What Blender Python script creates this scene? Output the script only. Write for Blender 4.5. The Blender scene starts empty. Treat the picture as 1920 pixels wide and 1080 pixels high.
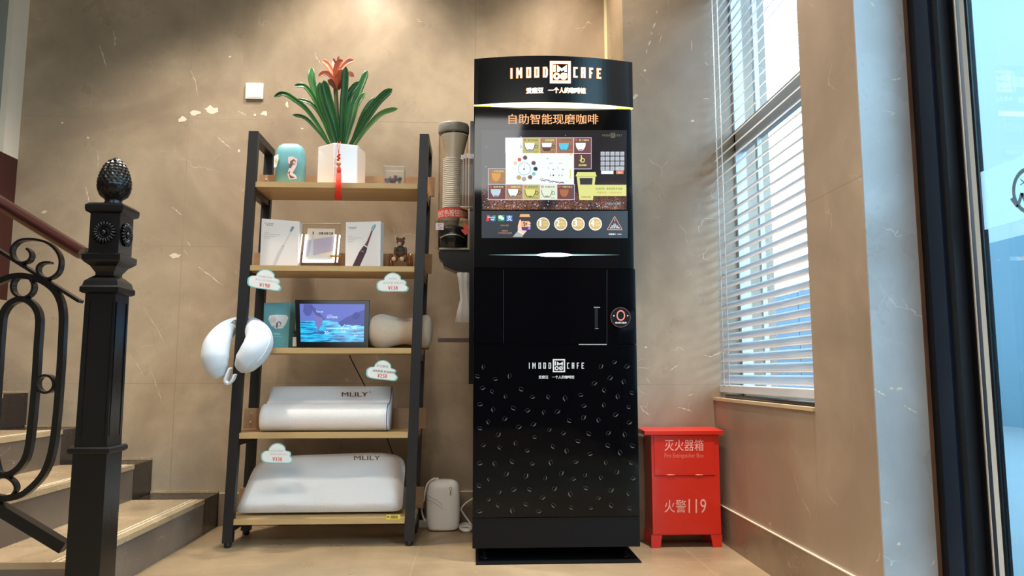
import bpy, bmesh, math, random
from mathutils import Vector, Matrix
PI = math.pi
random.seed(7)
SC = bpy.context.scene
COL = SC.collection

# ------------------------------------------------------------------ camera, world, lights, exposure
F_PX, CAM_H = 1400.0, 0.74
TILT = math.atan(160 / F_PX)
YAW = math.atan(72 / F_PX * math.cos(TILT))
cam_d = bpy.data.cameras.new('camera')
cam_d.sensor_width = 36.0
cam_d.lens = F_PX / 1920 * 36.0
cam_d.clip_start = 0.02
cam = bpy.data.objects.new('camera', cam_d)
COL.objects.link(cam)
cam.location = (0, 0, CAM_H)
cam.rotation_euler = (PI / 2 + TILT, 0, -YAW)
SC.camera = cam

SC.view_settings.view_transform = 'Standard'
SC.view_settings.look = 'None'
SC.view_settings.gamma = 1.0
SC.view_settings.use_curve_mapping = False
SC.view_settings.exposure = 0.35
SC.cycles.use_denoising = True
SC.cycles.max_bounces = 10
SC.cycles.transparent_max_bounces = 24

world = bpy.data.worlds.new('world')
SC.world = world
world.use_nodes = True
wn = world.node_tree
bg = wn.nodes['Background']
bg.inputs['Color'].default_value = (0.74, 0.88, 1.0, 1)
bg.inputs['Strength'].default_value = 8.0

CEIL_Z = 3.3
# wall washers (ceiling downlights): x, y, watts, cone degrees
DOWNLIGHTS = [(0.45, 3.30, 98, 100), (-0.62, 3.34, 125, 110), (-1.35, 3.05, 172, 95),
              (0.95, 2.48, 400, 56), (-0.3, 1.7, 50, 120), (-1.7, 1.6, 80, 120), (0.5, 3.58, 16, 80)]
for i, (lx, ly, lw, cone) in enumerate(DOWNLIGHTS):
    ld = bpy.data.lights.new('downlight_lamp', 'SPOT')
    ld.energy = lw
    ld.color = (1.0, 0.88, 0.72) if i in (0, 6) else (1.0, 0.98, 0.95) if i == 3 else (1.0, 0.94, 0.85)
    ld.spot_size = math.radians(cone)
    ld.spot_blend = 0.9
    ld.shadow_soft_size = 0.05
    lo = bpy.data.objects.new('downlight_lamp', ld)
    COL.objects.link(lo)
    lo.location = (lx, ly, CEIL_Z - 0.03)

# ------------------------------------------------------------------ pixel <-> place
ct, st, ca, sa = math.cos(TILT), math.sin(TILT), math.cos(YAW), math.sin(YAW)
FW = Vector((sa * ct, ca * ct, st))
RT = Vector((ca, -sa, 0))
UP = RT.cross(FW)
CC = Vector((0, 0, CAM_H))


def ray(x, y):
    return FW + RT * ((x - 960) / F_PX) - UP * ((y - 540) / F_PX)


def P(x, y, Y):
    d = ray(x, y)
    return CC + d * (Y / d.y)


def PX(x, y, X):
    d = ray(x, y)
    return CC + d * (X / d.x)


def PZ(x, y, Z):
    d = ray(x, y)
    return CC + d * ((Z - CAM_H) / d.z)


# ------------------------------------------------------------------ materials
MATS = {}


def s2l(c):
    return tuple(((v / 255) / 12.92 if v / 255 <= 0.04045 else ((v / 255 + 0.055) / 1.055) ** 2.4) for v in c)


def mat(name, rgb, rough=0.5, metal=0.0, spec=0.5, emit=None, es=1.0, noise=0.0, nscale=40.0, bump=0.0, bscale=200.0, coat=0.0,
        sheen=0.0, sss=0.0):
    """rgb in sRGB 0..255; a little procedural variation so no surface is perfectly even"""
    if name in MATS:
        return MATS[name]
    m = bpy.data.materials.new(name)
    m.use_nodes = True
    nt = m.node_tree
    b = nt.nodes['Principled BSDF']
    lin = s2l(rgb)
    b.inputs['Base Color'].default_value = (*lin, 1)
    b.inputs['Roughness'].default_value = rough
    b.inputs['Metallic'].default_value = metal
    b.inputs['Specular IOR Level'].default_value = spec
    b.inputs['Coat Weight'].default_value = coat
    b.inputs['Coat Roughness'].default_value = 0.05
    b.inputs['Sheen Weight'].default_value = sheen
    if emit:
        b.inputs['Emission Color'].default_value = (*s2l(emit), 1)
        b.inputs['Emission Strength'].default_value = es
    if noise or bump:
        tc = nt.nodes.new('ShaderNodeTexCoord')
    if noise:
        n = nt.nodes.new('ShaderNodeTexNoise')
        n.inputs['Scale'].default_value = nscale
        n.inputs['Detail'].default_value = 5
        nt.links.new(tc.outputs['Object'], n.inputs['Vector'])
        mx = nt.nodes.new('ShaderNodeMix')
        mx.data_type = 'RGBA'
        mx.inputs[6].default_value = (*[v * (1 - noise) for v in lin], 1)
        mx.inputs[7].default_value = (*[min(1, v * (1 + noise)) for v in lin], 1)
        nt.links.new(n.outputs['Fac'], mx.inputs[0])
        nt.links.new(mx.outputs[2], b.inputs['Base Color'])
    if bump:
        n2 = nt.nodes.new('ShaderNodeTexNoise')
        n2.inputs['Scale'].default_value = bscale
        n2.inputs['Detail'].default_value = 4
        nt.links.new(tc.outputs['Object'], n2.inputs['Vector'])
        bp = nt.nodes.new('ShaderNodeBump')
        bp.inputs['Strength'].default_value = bump
        bp.inputs['Distance'].default_value = 0.004
        nt.links.new(n2.outputs['Fac'], bp.inputs['Height'])
        nt.links.new(bp.outputs['Normal'], b.inputs['Normal'])
    MATS[name] = m
    return m


def marble(name, dark, mid, light, rough=0.25, scale=1.0, vein=0.5, joints=(), axis='Z', seed=0.0, jw=0.0018, jdark=0.55):
    if name in MATS:
        return MATS[name]
    m = bpy.data.materials.new(name)
    m.use_nodes = True
    nt = m.node_tree
    N, L = nt.nodes, nt.links
    b = N['Principled BSDF']
    b.inputs['Roughness'].default_value = rough
    tc = N.new('ShaderNodeTexCoord')
    mp = N.new('ShaderNodeMapping')
    mp.inputs['Location'].default_value = (seed, seed * 0.7, seed * 1.3)
    mp.inputs['Rotation'].default_value = (0.3, 0.35, 0.5)
    L.new(tc.outputs['Object'], mp.inputs['Vector'])

    def noise(sc, det=6, dist=0.0, rgh=0.55):
        n = N.new('ShaderNodeTexNoise')
        n.inputs['Scale'].default_value = sc * scale
        n.inputs['Detail'].default_value = det
        n.inputs['Distortion'].default_value = dist
        n.inputs['Roughness'].default_value = rgh
        L.new(mp.outputs['Vector'], n.inputs['Vector'])
        return n.outputs['Fac']

    def mr(v, a, b2, c=0.0, d=1.0):
        r = N.new('ShaderNodeMapRange')
        r.inputs[1].default_value, r.inputs[2].default_value = a, b2
        r.inputs[3].default_value, r.inputs[4].default_value = c, d
        L.new(v, r.inputs[0])
        return r.outputs[0]

    def mth(op, a, c):
        n = N.new('ShaderNodeMath')
        n.operation = op
        for i, v in enumerate((a, c)):
            if isinstance(v, (int, float)):
                n.inputs[i].default_value = v
            else:
                L.new(v, n.inputs[i])
        return n.outputs[0]

    def mix(f, a, c):
        n = N.new('ShaderNodeMix')
        n.data_type = 'RGBA'
        if isinstance(f, (int, float)):
            n.inputs[0].default_value = f
        else:
            L.new(f, n.inputs[0])
        for i, v in ((6, a), (7, c)):
            if isinstance(v, tuple):
                n.inputs[i].default_value = (*v, 1)
            else:
                L.new(v, n.inputs[i])
        return n.outputs[2]
    d, md, lt = s2l(dark), s2l(mid), s2l(light)
    base = mix(mr(noise(1.3, 8, 0.8), 0.35, 0.68), d, md)
    base = mix(mr(noise(2.6, 7, 1.2), 0.62, 0.86, 0, 0.45), base, tuple(min(1, v * 1.35) for v in md))
    base = mix(mr(noise(9, 6, 0.4), 0.3, 0.75, 0, 0.30), base, tuple(v * 0.75 for v in d))
    base = mix(mr(noise(3.3, 4, 2.0, 0.7), 0.70, 0.80, 0, 0.55), base, tuple(v * 0.55 for v in d))
    # thin pale veins: distorted cell borders, broken up by a mask
    vd = N.new('ShaderNodeVectorMath')
    vd.operation = 'MULTIPLY_ADD'
    nz = N.new('ShaderNodeTexNoise')
    nz.inputs['Scale'].default_value = 2.2 * scale
    nz.inputs['Detail'].default_value = 5
    L.new(mp.outputs['Vector'], nz.inputs['Vector'])
    L.new(nz.outputs['Color'], vd.inputs[0])
    vd.inputs[1].default_value = (0.55, 0.55, 0.55)
    L.new(mp.outputs['Vector'], vd.inputs[2])
    for sc, w, lo, hi in ((1.3, 0.003, 0.60, 0.68), (3.1, 0.005, 0.60, 0.68), (5.5, 0.008, 0.60, 0.68)):
        vo = N.new('ShaderNodeTexVoronoi')
        vo.feature = 'DISTANCE_TO_EDGE'
        vo.inputs['Scale'].default_value = sc * scale
        L.new(vd.outputs[0], vo.inputs['Vector'])
        line = mr(vo.outputs['Distance'], 0.0, w, 1.0, 0.0)
        f = mth('MULTIPLY', line, mr(noise(sc * 1.1, 3, 0.3), lo, hi, 0, vein))
        base = mix(f, base, lt)
    # small pale flecks
    fl = mr(noise(13, 3, 1.5), 0.76, 0.80, 0, vein)
    base = mix(mth('MULTIPLY', fl, mr(noise(1.7, 2), 0.5, 0.62)), base, lt)
    # panel joints
    sep = N.new('ShaderNodeSeparateXYZ')
    L.new(tc.outputs['Object'], sep.inputs[0])
    for ax, pos, lite in joints:
        df = mth('ABSOLUTE', mth('SUBTRACT', sep.outputs['XYZ'.index(ax)], pos), 0.0)
        base = mix(mr(df, jw * 0.6, jw, 0.75, 0.0), base, tuple(v * (1.25 if lite else jdark) for v in md))
    L.new(base, b.inputs['Base Color'])
    L.new(mr(noise(5, 4), 0.3, 0.7, rough * 0.8, rough * 1.25), b.inputs['Roughness'])
    MATS[name] = m
    return m


def glassy(name, tint=(250, 252, 253), gloss=0.08, rough=0.02, opacity=0.0, opac_rgb=(255, 255, 255)):
    """thin clear sheet: see-through plus a fresnel reflection, optionally a milky share"""
    if name in MATS:
        return MATS[name]
    m = bpy.data.materials.new(name)
    m.use_nodes = True
    nt = m.node_tree
    N, L = nt.nodes, nt.links
    N.remove(N['Principled BSDF'])
    out = N['Material Output']
    tr = N.new('ShaderNodeBsdfTransparent')
    tr.inputs['Color'].default_value = (*s2l(tint), 1)
    gl = N.new('ShaderNodeBsdfGlossy')
    gl.inputs['Roughness'].default_value = rough
    lw = N.new('ShaderNodeLayerWeight')
    pw = N.new('ShaderNodeMath')
    pw.operation = 'POWER'
    pw.inputs[1].default_value = 5.0
    L.new(lw.outputs['Facing'], pw.inputs[0])
    mu = N.new('ShaderNodeMath')
    mu.operation = 'MULTIPLY_ADD'
    mu.inputs[1].default_value = 0.9
    mu.inputs[2].default_value = gloss
    L.new(pw.outputs[0], mu.inputs[0])
    m1 = N.new('ShaderNodeMixShader')
    L.new(mu.outputs[0], m1.inputs[0])
    L.new(tr.outputs[0], m1.inputs[1])
    L.new(gl.outputs[0], m1.inputs[2])
    last = m1
    if opacity:
        df = N.new('ShaderNodeBsdfDiffuse')
        df.inputs['Color'].default_value = (*s2l(opac_rgb), 1)
        tl = N.new('ShaderNodeBsdfTranslucent')
        tl.inputs['Color'].default_value = (*s2l(opac_rgb), 1)
        ad = N.new('ShaderNodeMixShader')
        L.new(df.outputs[0], ad.inputs[1])
        L.new(tl.outputs[0], ad.inputs[2])
        m2 = N.new('ShaderNodeMixShader')
        m2.inputs[0].default_value = opacity
        L.new(m1.outputs[0], m2.inputs[1])
        L.new(ad.outputs[0], m2.inputs[2])
        last = m2
    L.new(last.outputs[0], out.inputs['Surface'])
    MATS[name] = m
    return m


def wood(name, a, b_, rough=0.45, axis=0):
    if name in MATS:
        return MATS[name]
    m = bpy.data.materials.new(name)
    m.use_nodes = True
    nt = m.node_tree
    N, L = nt.nodes, nt.links
    b = N['Principled BSDF']
    b.inputs['Roughness'].default_value = rough
    tc = N.new('ShaderNodeTexCoord')
    mp = N.new('ShaderNodeMapping')
    sc = [30.0, 30.0, 30.0]
    sc[axis] = 2.0
    mp.inputs['Scale'].default_value = sc
    L.new(tc.outputs['Object'], mp.inputs['Vector'])
    n = N.new('ShaderNodeTexNoise')
    n.inputs['Scale'].default_value = 2.0
    n.inputs['Detail'].default_value = 8
    n.inputs['Distortion'].default_value = 0.6
    L.new(mp.outputs['Vector'], n.inputs['Vector'])
    mx = N.new('ShaderNodeMix')
    mx.data_type = 'RGBA'
    mx.inputs[6].default_value = (*s2l(a), 1)
    mx.inputs[7].default_value = (*s2l(b_), 1)
    L.new(n.outputs['Fac'], mx.inputs[0])
    L.new(mx.outputs[2], b.inputs['Base Color'])
    MATS[name] = m
    return m


def glow(name, rgb, strength, base=(10, 10, 10)):
    return mat(name, base, 0.3, emit=rgb, es=strength)


# ------------------------------------------------------------------ mesh builder
class MB:
    def __init__(self):
        self.v, self.f, self.mi, self.sm, self.mats = [], [], [], [], []

    def slot(self, m):
        if m not in self.mats:
            self.mats.append(m)
        return self.mats.index(m)

    def add(self, vs, fs, m, smooth=False):
        o = len(self.v)
        s = self.slot(m)
        self.v += [Vector(v) for v in vs]
        for f in fs:
            self.f.append([o + i for i in f])
            self.mi.append(s)
            self.sm.append(smooth)
        return self

    def box(self, a, b, m, bevel=0.0):
        a, b = Vector(a), Vector(b)
        lo = Vector((min(a.x, b.x), min(a.y, b.y), min(a.z, b.z)))
        hi = Vector((max(a.x, b.x), max(a.y, b.y), max(a.z, b.z)))
        if bevel:
            bm = bmesh.new()
            bmesh.ops.create_cube(bm, size=1)
            for v in bm.verts:
                v.co = Vector(((v.co.x + .5) * (hi.x - lo.x) + lo.x, (v.co.y + .5) * (hi.y - lo.y) + lo.y, (v.co.z + .5) * (hi.z - lo.z) + lo.z))
            bmesh.ops.bevel(bm, geom=bm.edges[:], offset=bevel, segments=2, profile=0.6, affect='EDGES')
            self.bm(bm, m)
            return self
        vs = [(x, y, z) for z in (lo.z, hi.z) for y in (lo.y, hi.y) for x in (lo.x, hi.x)]
        return self.add(vs, [(0, 2, 3, 1), (4, 5, 7, 6), (0, 1, 5, 4), (2, 6, 7, 3), (0, 4, 6, 2), (1, 3, 7, 5)], m)

    def hexa(self, q, m, depth=None):
        """q: 4 front corners (tl, tr, br, bl); depth vector for the back"""
        q = [Vector(p) for p in q]
        d = Vector(depth)
        vs = q + [p + d for p in q]
        return self.add(vs, [(0, 1, 2, 3), (7, 6, 5, 4), (0, 4, 5, 1), (1, 5, 6, 2), (2, 6, 7, 3), (3, 7, 4, 0)], m)

    def bm(self, bm, m, smooth=False):
        bm.verts.index_update()
        self.add([v.co.copy() for v in bm.verts], [[v.index for v in f.verts] for f in bm.faces], m, smooth)
        bm.free()
        return self

    def prism(self, pts, d, m, smooth=False):
        """polygon pts extruded by vector d"""
        n = len(pts)
        pts = [Vector(p) for p in pts]
        d = Vector(d)
        vs = pts + [p + d for p in pts]
        fs = [list(range(n)), list(range(2 * n - 1, n - 1, -1))]
        self.add(vs, fs, m)
        self.add(vs, [(i, n + i, n + (i + 1) % n, (i + 1) % n) for i in range(n)], m, smooth)
        return self

    def tube(self, pts, r, m, seg=10, closed=False, caps=True, flat=None):
        """round tube along pts; r a number or one per point; flat=(across, thick, axis) gives a flat bar whose width lies along axis"""
        pts = [Vector(p) for p in pts]
        n = len(pts)
        rs = r if isinstance(r, (list, tuple)) else [r] * n
        rings = []
        prev = None
        for i in range(n):
            if closed:
                t = pts[(i + 1) % n] - pts[i - 1]
            else:
                t = pts[min(i + 1, n - 1)] - pts[max(i - 1, 0)]
            t.normalize()
            if flat:
                w, th, ax = flat
                a = Vector(ax).normalized()
                c = t.cross(a).normalized()
                rings.append([pts[i] + a * (w / 2 * sx) + c * (th / 2 * sy) for sx, sy in ((-1, -1), (1, -1), (1, 1), (-1, 1))])
                continue
            if prev is None:
                ref = Vector((0, 0, 1)) if abs(t.z) < 0.9 else Vector((1, 0, 0))
                a = t.cross(ref).normalized()
            else:
                a = (prev - t * prev.dot(t)).normalized()
            prev = a
            c = t.cross(a)
            rings.append([pts[i] + (a * math.cos(2 * PI * k / seg) + c * math.sin(2 * PI * k / seg)) * rs[i] for k in range(seg)])
        k = len(rings[0])
        vs = [p for rg in rings for p in rg]
        fs = []
        for i in range(n if closed else n - 1):
            j = (i + 1) % n
            for q in range(k):
                fs.append((i * k + q, i * k + (q + 1) % k, j * k + (q + 1) % k, j * k + q))
        if caps and not closed:
            fs.append(tuple(range(k - 1, -1, -1)))
            fs.append(tuple((n - 1) * k + q for q in range(k)))
        return self.add(vs, fs, m, flat is None)

    def lathe(self, prof, c, m, seg=32, smooth=True, rot=0.0, sq=False):
        """prof: (r, z) rows about the vertical axis through c; sq=True makes square sections"""
        c = Vector(c)
        if sq:
            seg, rot, smooth = 4, PI / 4, False
        k = math.sqrt(2) if sq else 1
        vs, fs = [], []
        for r, z in prof:
            for i in range(seg):
                a = 2 * PI * i / seg + rot
                vs.append(c + Vector((math.cos(a) * r * k, math.sin(a) * r * k, z)))
        for j in range(len(prof) - 1):
            for i in range(seg):
                fs.append((j * seg + i, j * seg + (i + 1) % seg, (j + 1) * seg + (i + 1) % seg, (j + 1) * seg + i))
        fs.append(tuple(range(seg - 1, -1, -1)))
        fs.append(tuple((len(prof) - 1) * seg + i for i in range(seg)))
        return self.add(vs, fs, m, smooth)

    def ball(self, c, r, m, u=16, v=10, rot=None):
        c = Vector(c)
        r = Vector(r) if hasattr(r, '__len__') else Vector((r, r, r))
        bm = bmesh.new()
        bmesh.ops.create_uvsphere(bm, u_segments=u, v_segments=v, radius=1)
        for q in bm.verts:
            p = Vector((q.co.x * r.x, q.co.y * r.y, q.co.z * r.z))
            if rot is not None:
                p = rot @ p
            q.co = p + c
        return self.bm(bm, m, True)

    def build(self, name, parent=None, root=None, sub=0, bevel=0.0):
        me = bpy.data.meshes.new(name)
        off = Vector((0, 0, 0))
        o = bpy.data.objects.new(name, me)
        if parent is not None:
            r = parent
            while r.parent:
                r = r.parent
            off = Vector(r.location)
            o.parent = parent
        elif root is not None:
            off = Vector(root)
            o.location = off
        me.from_pydata([v - off for v in self.v], [], self.f)
        for m in self.mats:
            me.materials.append(m)
        me.polygons.foreach_set('material_index', self.mi)
        me.polygons.foreach_set('use_smooth', self.sm)
        me.update()
        COL.objects.link(o)
        if bevel:
            b = o.modifiers.new('bevel', 'BEVEL')
            b.width = bevel
            b.segments = 2
            b.limit_method = 'ANGLE'
        if sub:
            s = o.modifiers.new('sub', 'SUBSURF')
            s.levels = s.render_levels = sub
        return o


def empty(name, loc):
    o = bpy.data.objects.new(name, None)
    o.location = loc
    o.empty_display_size = 0.05
    COL.objects.link(o)
    return o


def tag(o, label=None, cat=None, group=None, kind=None):
    if label:
        o['label'] = label
    if cat:
        o['category'] = cat
    if group:
        o['group'] = group
    if kind:
        o['kind'] = kind
    return o


def struct(o, label=None, cat=None):
    o['kind'] = 'structure'
    if label:
        o['label'] = label
        o['category'] = cat
    return o


TEXT_CACHE = {}


def text_geo(s, bold=0.0, sp=1.0):
    key = (s, sp)
    if key in TEXT_CACHE:
        return TEXT_CACHE[key]
    cu = bpy.data.curves.new('lettering_curve', 'FONT')
    cu.body = s
    cu.fill_mode = 'FRONT'
    cu.resolution_u = 3
    cu.space_character = sp
    o = bpy.data.objects.new('lettering_curve', cu)
    COL.objects.link(o)
    dg = bpy.context.evaluated_depsgraph_get()
    me = bpy.data.meshes.new_from_object(o.evaluated_get(dg))
    vs = [(v.co.x, v.co.y) for v in me.vertices]
    fs = [list(p.vertices) for p in me.polygons]
    bpy.data.objects.remove(o)
    bpy.data.curves.remove(cu)
    bpy.data.meshes.remove(me)
    TEXT_CACHE[key] = (vs, fs)
    return TEXT_CACHE[key]


class Sheet:
    """flat graphics laid on a surface: coordinates (x, y) with y downwards, turned into points by fn(x, y, layer)"""

    def __init__(self, fn, mb=None):
        self.fn, self.mb = fn, mb or MB()

    def poly(self, pts, m, l=1):
        self.mb.add([self.fn(x, y, l) for x, y in pts], [list(range(len(pts) - 1, -1, -1))], m)
        return self

    def rect(self, x0, y0, x1, y1, m, l=1):
        return self.poly([(x0, y0), (x1, y0), (x1, y1), (x0, y1)], m, l)

    def ell(self, cx, cy, rx, ry, m, l=1, n=28, a0=0, a1=2 * PI):
        full = abs(a1 - a0) > 2 * PI - 1e-3
        return self.poly([(cx + rx * math.cos(a0 + (a1 - a0) * i / (n if full else n - 1)),
                           cy + ry * math.sin(a0 + (a1 - a0) * i / (n if full else n - 1))) for i in range(n)], m, l)

    def ring(self, cx, cy, r, w, m, l=1, n=28, a0=0, a1=2 * PI, ky=1.0):
        vs, fs = [], []
        for i in range(n + 1):
            a = a0 + (a1 - a0) * i / n
            for rr in (r - w / 2, r + w / 2):
                vs.append(self.fn(cx + rr * math.cos(a), cy + rr * ky * math.sin(a), l))
        for i in range(n):
            fs.append((2 * i, 2 * i + 1, 2 * i + 3, 2 * i + 2))
        self.mb.add(vs, fs, m)
        return self

    def line(self, pts, w, m, l=1):
        for (xa, ya), (xb, yb) in zip(pts, pts[1:]):
            d = math.hypot(xb - xa, yb - ya) or 1
            nx, ny = -(yb - ya) / d * w / 2, (xb - xa) / d * w / 2
            self.poly([(xa + nx, ya + ny), (xb + nx, yb + ny), (xb - nx, yb - ny), (xa - nx, ya - ny)], m, l)
        return self

    def frame(self, x0, y0, x1, y1, w, m, l=1):
        self.rect(x0, y0, x1, y0 + w, m, l).rect(x0, y1 - w, x1, y1, m, l)
        return self.rect(x0, y0 + w, x0 + w, y1 - w, m, l).rect(x1 - w, y0 + w, x1, y1 - w, m, l)

    def text(self, s, x0, y0, x1, y1, m, l=1, bold=0.0, sp=1.0):
        vs, fs = text_geo(s, bold, sp)
        if not vs:
            return self
        ax, bx = min(v[0] for v in vs), max(v[0] for v in vs)
        ay, by = min(v[1] for v in vs), max(v[1] for v in vs)
        kx, ky = (x1 - x0) / (bx - ax), (y1 - y0) / (by - ay)
        if kx > 1.7 * ky:      # a lone slim character keeps its shape, centred in its box
            kx2 = 1.15 * ky
            x0 += (x1 - x0 - (bx - ax) * kx2) / 2
            kx = kx2
        for sh in ((-1, 0, 1) if bold > 0 else (0,)):
            dx = sh * bold * kx
            self.mb.add([self.fn(x0 + (v[0] - ax) * kx + dx, y1 - (v[1] - ay) * ky, l + 0.15 * sh) for v in vs], fs, m)
        return self


def on_plane(Y, step=0.0006):
    """graphics drawn at their picture position on an upright plane at depth Y"""
    return lambda x, y, l: P(x, y, Y) + Vector((0, -step * l, 0))


def on_quad(tl, tr, br, bl, step=0.0006):
    """unit square graphics on a quad; layers step out along the quad's outward normal"""
    tl, tr, br, bl = map(Vector, (tl, tr, br, bl))
    nrm = (tr - tl).cross(tl - bl).normalized()
    if nrm.y > 0:
        nrm = -nrm
    return lambda x, y, l: ((tl * (1 - x) + tr * x) * (1 - y) + (bl * (1 - x) + br * x) * y) + nrm * (step * l)


def spline(pts, n=8, closed=False):
    pts = [Vector(p) for p in pts]
    out = []
    N = len(pts)
    for i in range(N if closed else N - 1):
        p0 = pts[(i - 1) % N] if (closed or i > 0) else pts[0] * 2 - pts[1]
        p1, p2 = pts[i], pts[(i + 1) % N]
        p3 = pts[(i + 2) % N] if (closed or i + 2 < N) else pts[-1] * 2 - pts[-2]
        for k in range(n):
            t = k / n
            out.append(0.5 * (2 * p1 + (p2 - p0) * t + (2 * p0 - 5 * p1 + 4 * p2 - p3) * t * t + (3 * p1 - p0 - 3 * p2 + p3) * t ** 3))
    if not closed:
        out.append(pts[-1])
    return out


def lerps(vals, n):
    out = []
    for a, b in zip(vals, vals[1:]):
        out += [a + (b - a) * k / n for k in range(n)]
    return out + [vals[-1]]


# ------------------------------------------------------------------ setting
Y_BACK, Y_NEAR, X_STEP, X_RIGHT, X_LEFT, Y_END = 3.82, 3.40, 0.708, 1.103, -2.32, 2.02
Y_REAR = -4.2
WALL_D, WALL_M, WALL_L = (146, 126, 104), (190, 168, 140), (236, 222, 206)
m_back = marble('wall_marble', WALL_D, WALL_M, WALL_L, 0.32, 1.0, 0.38,
                joints=[('Z', 0.69, False), ('Z', 1.38, False), ('Z', 2.05, False), ('X', -1.48, False), ('X', 0.0, False)])
m_near = marble('wall_marble_near', WALL_D, WALL_M, WALL_L, 0.32, 1.0, 0.8, joints=[('Z', 2.045, False), ('Z', 0.69, False)], seed=3.1)
m_right = marble('wall_marble_right', (158, 138, 118), (188, 166, 144), WALL_L, 0.35, 0.9, 0.6, joints=[('Y', 2.40, False), ('Z', 1.30, False)], seed=5.3)
m_end = marble('wall_marble_end', (164, 162, 164), (196, 195, 198), (225, 224, 222), 0.3, 1.1, 0.9, seed=8.2)
m_base = marble('baseboard_marble', (120, 102, 84), (156, 134, 110), WALL_L, 0.3, 1.6, 0.5, seed=2.0)
m_floor = marble('floor_marble', (146, 122, 92), (180, 154, 120), (220, 202, 174), 0.34, 1.2, 0.6,
                 joints=[('X', -0.23, True), ('Y', 3.06, True), ('X', 0.90, True)], seed=11.0, jw=0.0012)
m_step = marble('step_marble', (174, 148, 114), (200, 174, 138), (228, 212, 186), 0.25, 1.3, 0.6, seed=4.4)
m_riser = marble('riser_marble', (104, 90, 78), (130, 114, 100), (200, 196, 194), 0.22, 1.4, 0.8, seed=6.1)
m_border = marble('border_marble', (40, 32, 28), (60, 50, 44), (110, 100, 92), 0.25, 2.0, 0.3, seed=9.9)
m_inlay = mat('step_inlay', (240, 226, 196), 0.4)
m_plaster = mat('cream_plaster', (226, 212, 192), 0.6, noise=0.05, nscale=6)
m_grey_pl = mat('grey_plaster', (128, 132, 124), 0.6, noise=0.06, nscale=5)
m_ceiling = mat('ceiling_paint', (226, 220, 210), 0.8)
m_dado = wood('dark_red_wood', (46, 12, 8), (74, 22, 14), 0.3, axis=2)
m_brass = mat('cream_trim', (236, 224, 178), 0.35)
m_dark = mat('dark_wall', (60, 56, 54), 0.6)

m = MB().box((X_LEFT - 0.2, Y_REAR, -0.15), (1.46, Y_BACK + 0.25, 0), m_floor)
struct(m.build('floor'))
struct(MB().box((X_LEFT - 0.2, Y_REAR, CEIL_Z), (1.46, Y_BACK + 0.25, CEIL_Z + 0.15), m_ceiling).build('ceiling'))
struct(MB().box((X_LEFT - 0.25, Y_BACK, 0), (X_STEP + 0.02, Y_BACK + 0.25, CEIL_Z), m_back).build('wall_back'))
struct(MB().box((X_STEP, Y_NEAR, 0), (X_RIGHT + 0.30, Y_BACK + 0.25, CEIL_Z), m_near).build('wall_front'))
WIN_Z0, WIN_Z1, WIN_Y0 = 0.63, 2.75, 2.39
wr = MB()
wr.box((X_RIGHT, WIN_Y0, 0), (X_RIGHT + 0.159, Y_NEAR, WIN_Z0 - 0.012), m_right)
wr.box((X_RIGHT, WIN_Y0, WIN_Z1), (X_RIGHT + 0.159, Y_NEAR, CEIL_Z), m_right)
wr.box((X_RIGHT, Y_END + 0.006, 0), (X_RIGHT + 0.159, WIN_Y0, CEIL_Z), m_right)
struct(wr.build('wall_right'))
struct(MB().box((X_RIGHT, Y_END, 0), (1.2505, Y_END + 0.006, CEIL_Z), m_end).build('wall_end'))
struct(MB().box((1.2505, Y_END - 0.001, 0), (1.262, Y_END + 0.006, CEIL_Z), marble('edge_marble', (96, 66, 50), (124, 92, 72), (160, 130, 108), 0.35, 2.0, 0.3, seed=1.7)).build('trim_3'))
# the larger pale veins and inclusions of the marble slabs, each with its own shape
m_vein = mat('marble_vein', (226, 206, 184), 0.35, noise=0.1, nscale=60)


def veins(name, fn, par, strokes, flakes):
    g = Sheet(fn)
    rnd = random.Random(4)
    for pts, w_ in strokes:
        q = spline([Vector((x, y, 0)) for x, y in pts], 6)
        q = [Vector((p.x + rnd.uniform(-.9, .9), p.y + rnd.uniform(-.9, .9), 0)) for p in q]
        for i in range(len(q) - 1):
            t0, t1 = i / (len(q) - 1), (i + 1) / (len(q) - 1)
            d = (q[i + 1] - q[i]).normalized()
            n_ = Vector((-d.y, d.x, 0))
            a, b = [max(.15, math.sin(PI * t) ** .6 * (0.7 + 0.5 * math.sin(t * 19))) * w_ / 2 for t in (t0, t1)]
            p0, p1 = q[i], q[i + 1]
            g.poly([(p0.x + n_.x * a, p0.y + n_.y * a), (p1.x + n_.x * b, p1.y + n_.y * b), (p1.x - n_.x * b, p1.y - n_.y * b), (p0.x - n_.x * a, p0.y - n_.y * a)], m_vein, 1)
    for cx_, cy_, rx_, ry_ in flakes:
        g.poly([(cx_ + rx_ * rnd.uniform(.5, 1.15) * math.cos(2 * PI * k / 11), cy_ + ry_ * rnd.uniform(.4, 1.2) * math.sin(2 * PI * k / 11)) for k in range(11)], m_vein, 2)
    o = g.mb.build(name, par)
    o['kind'] = 'structure'


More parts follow.
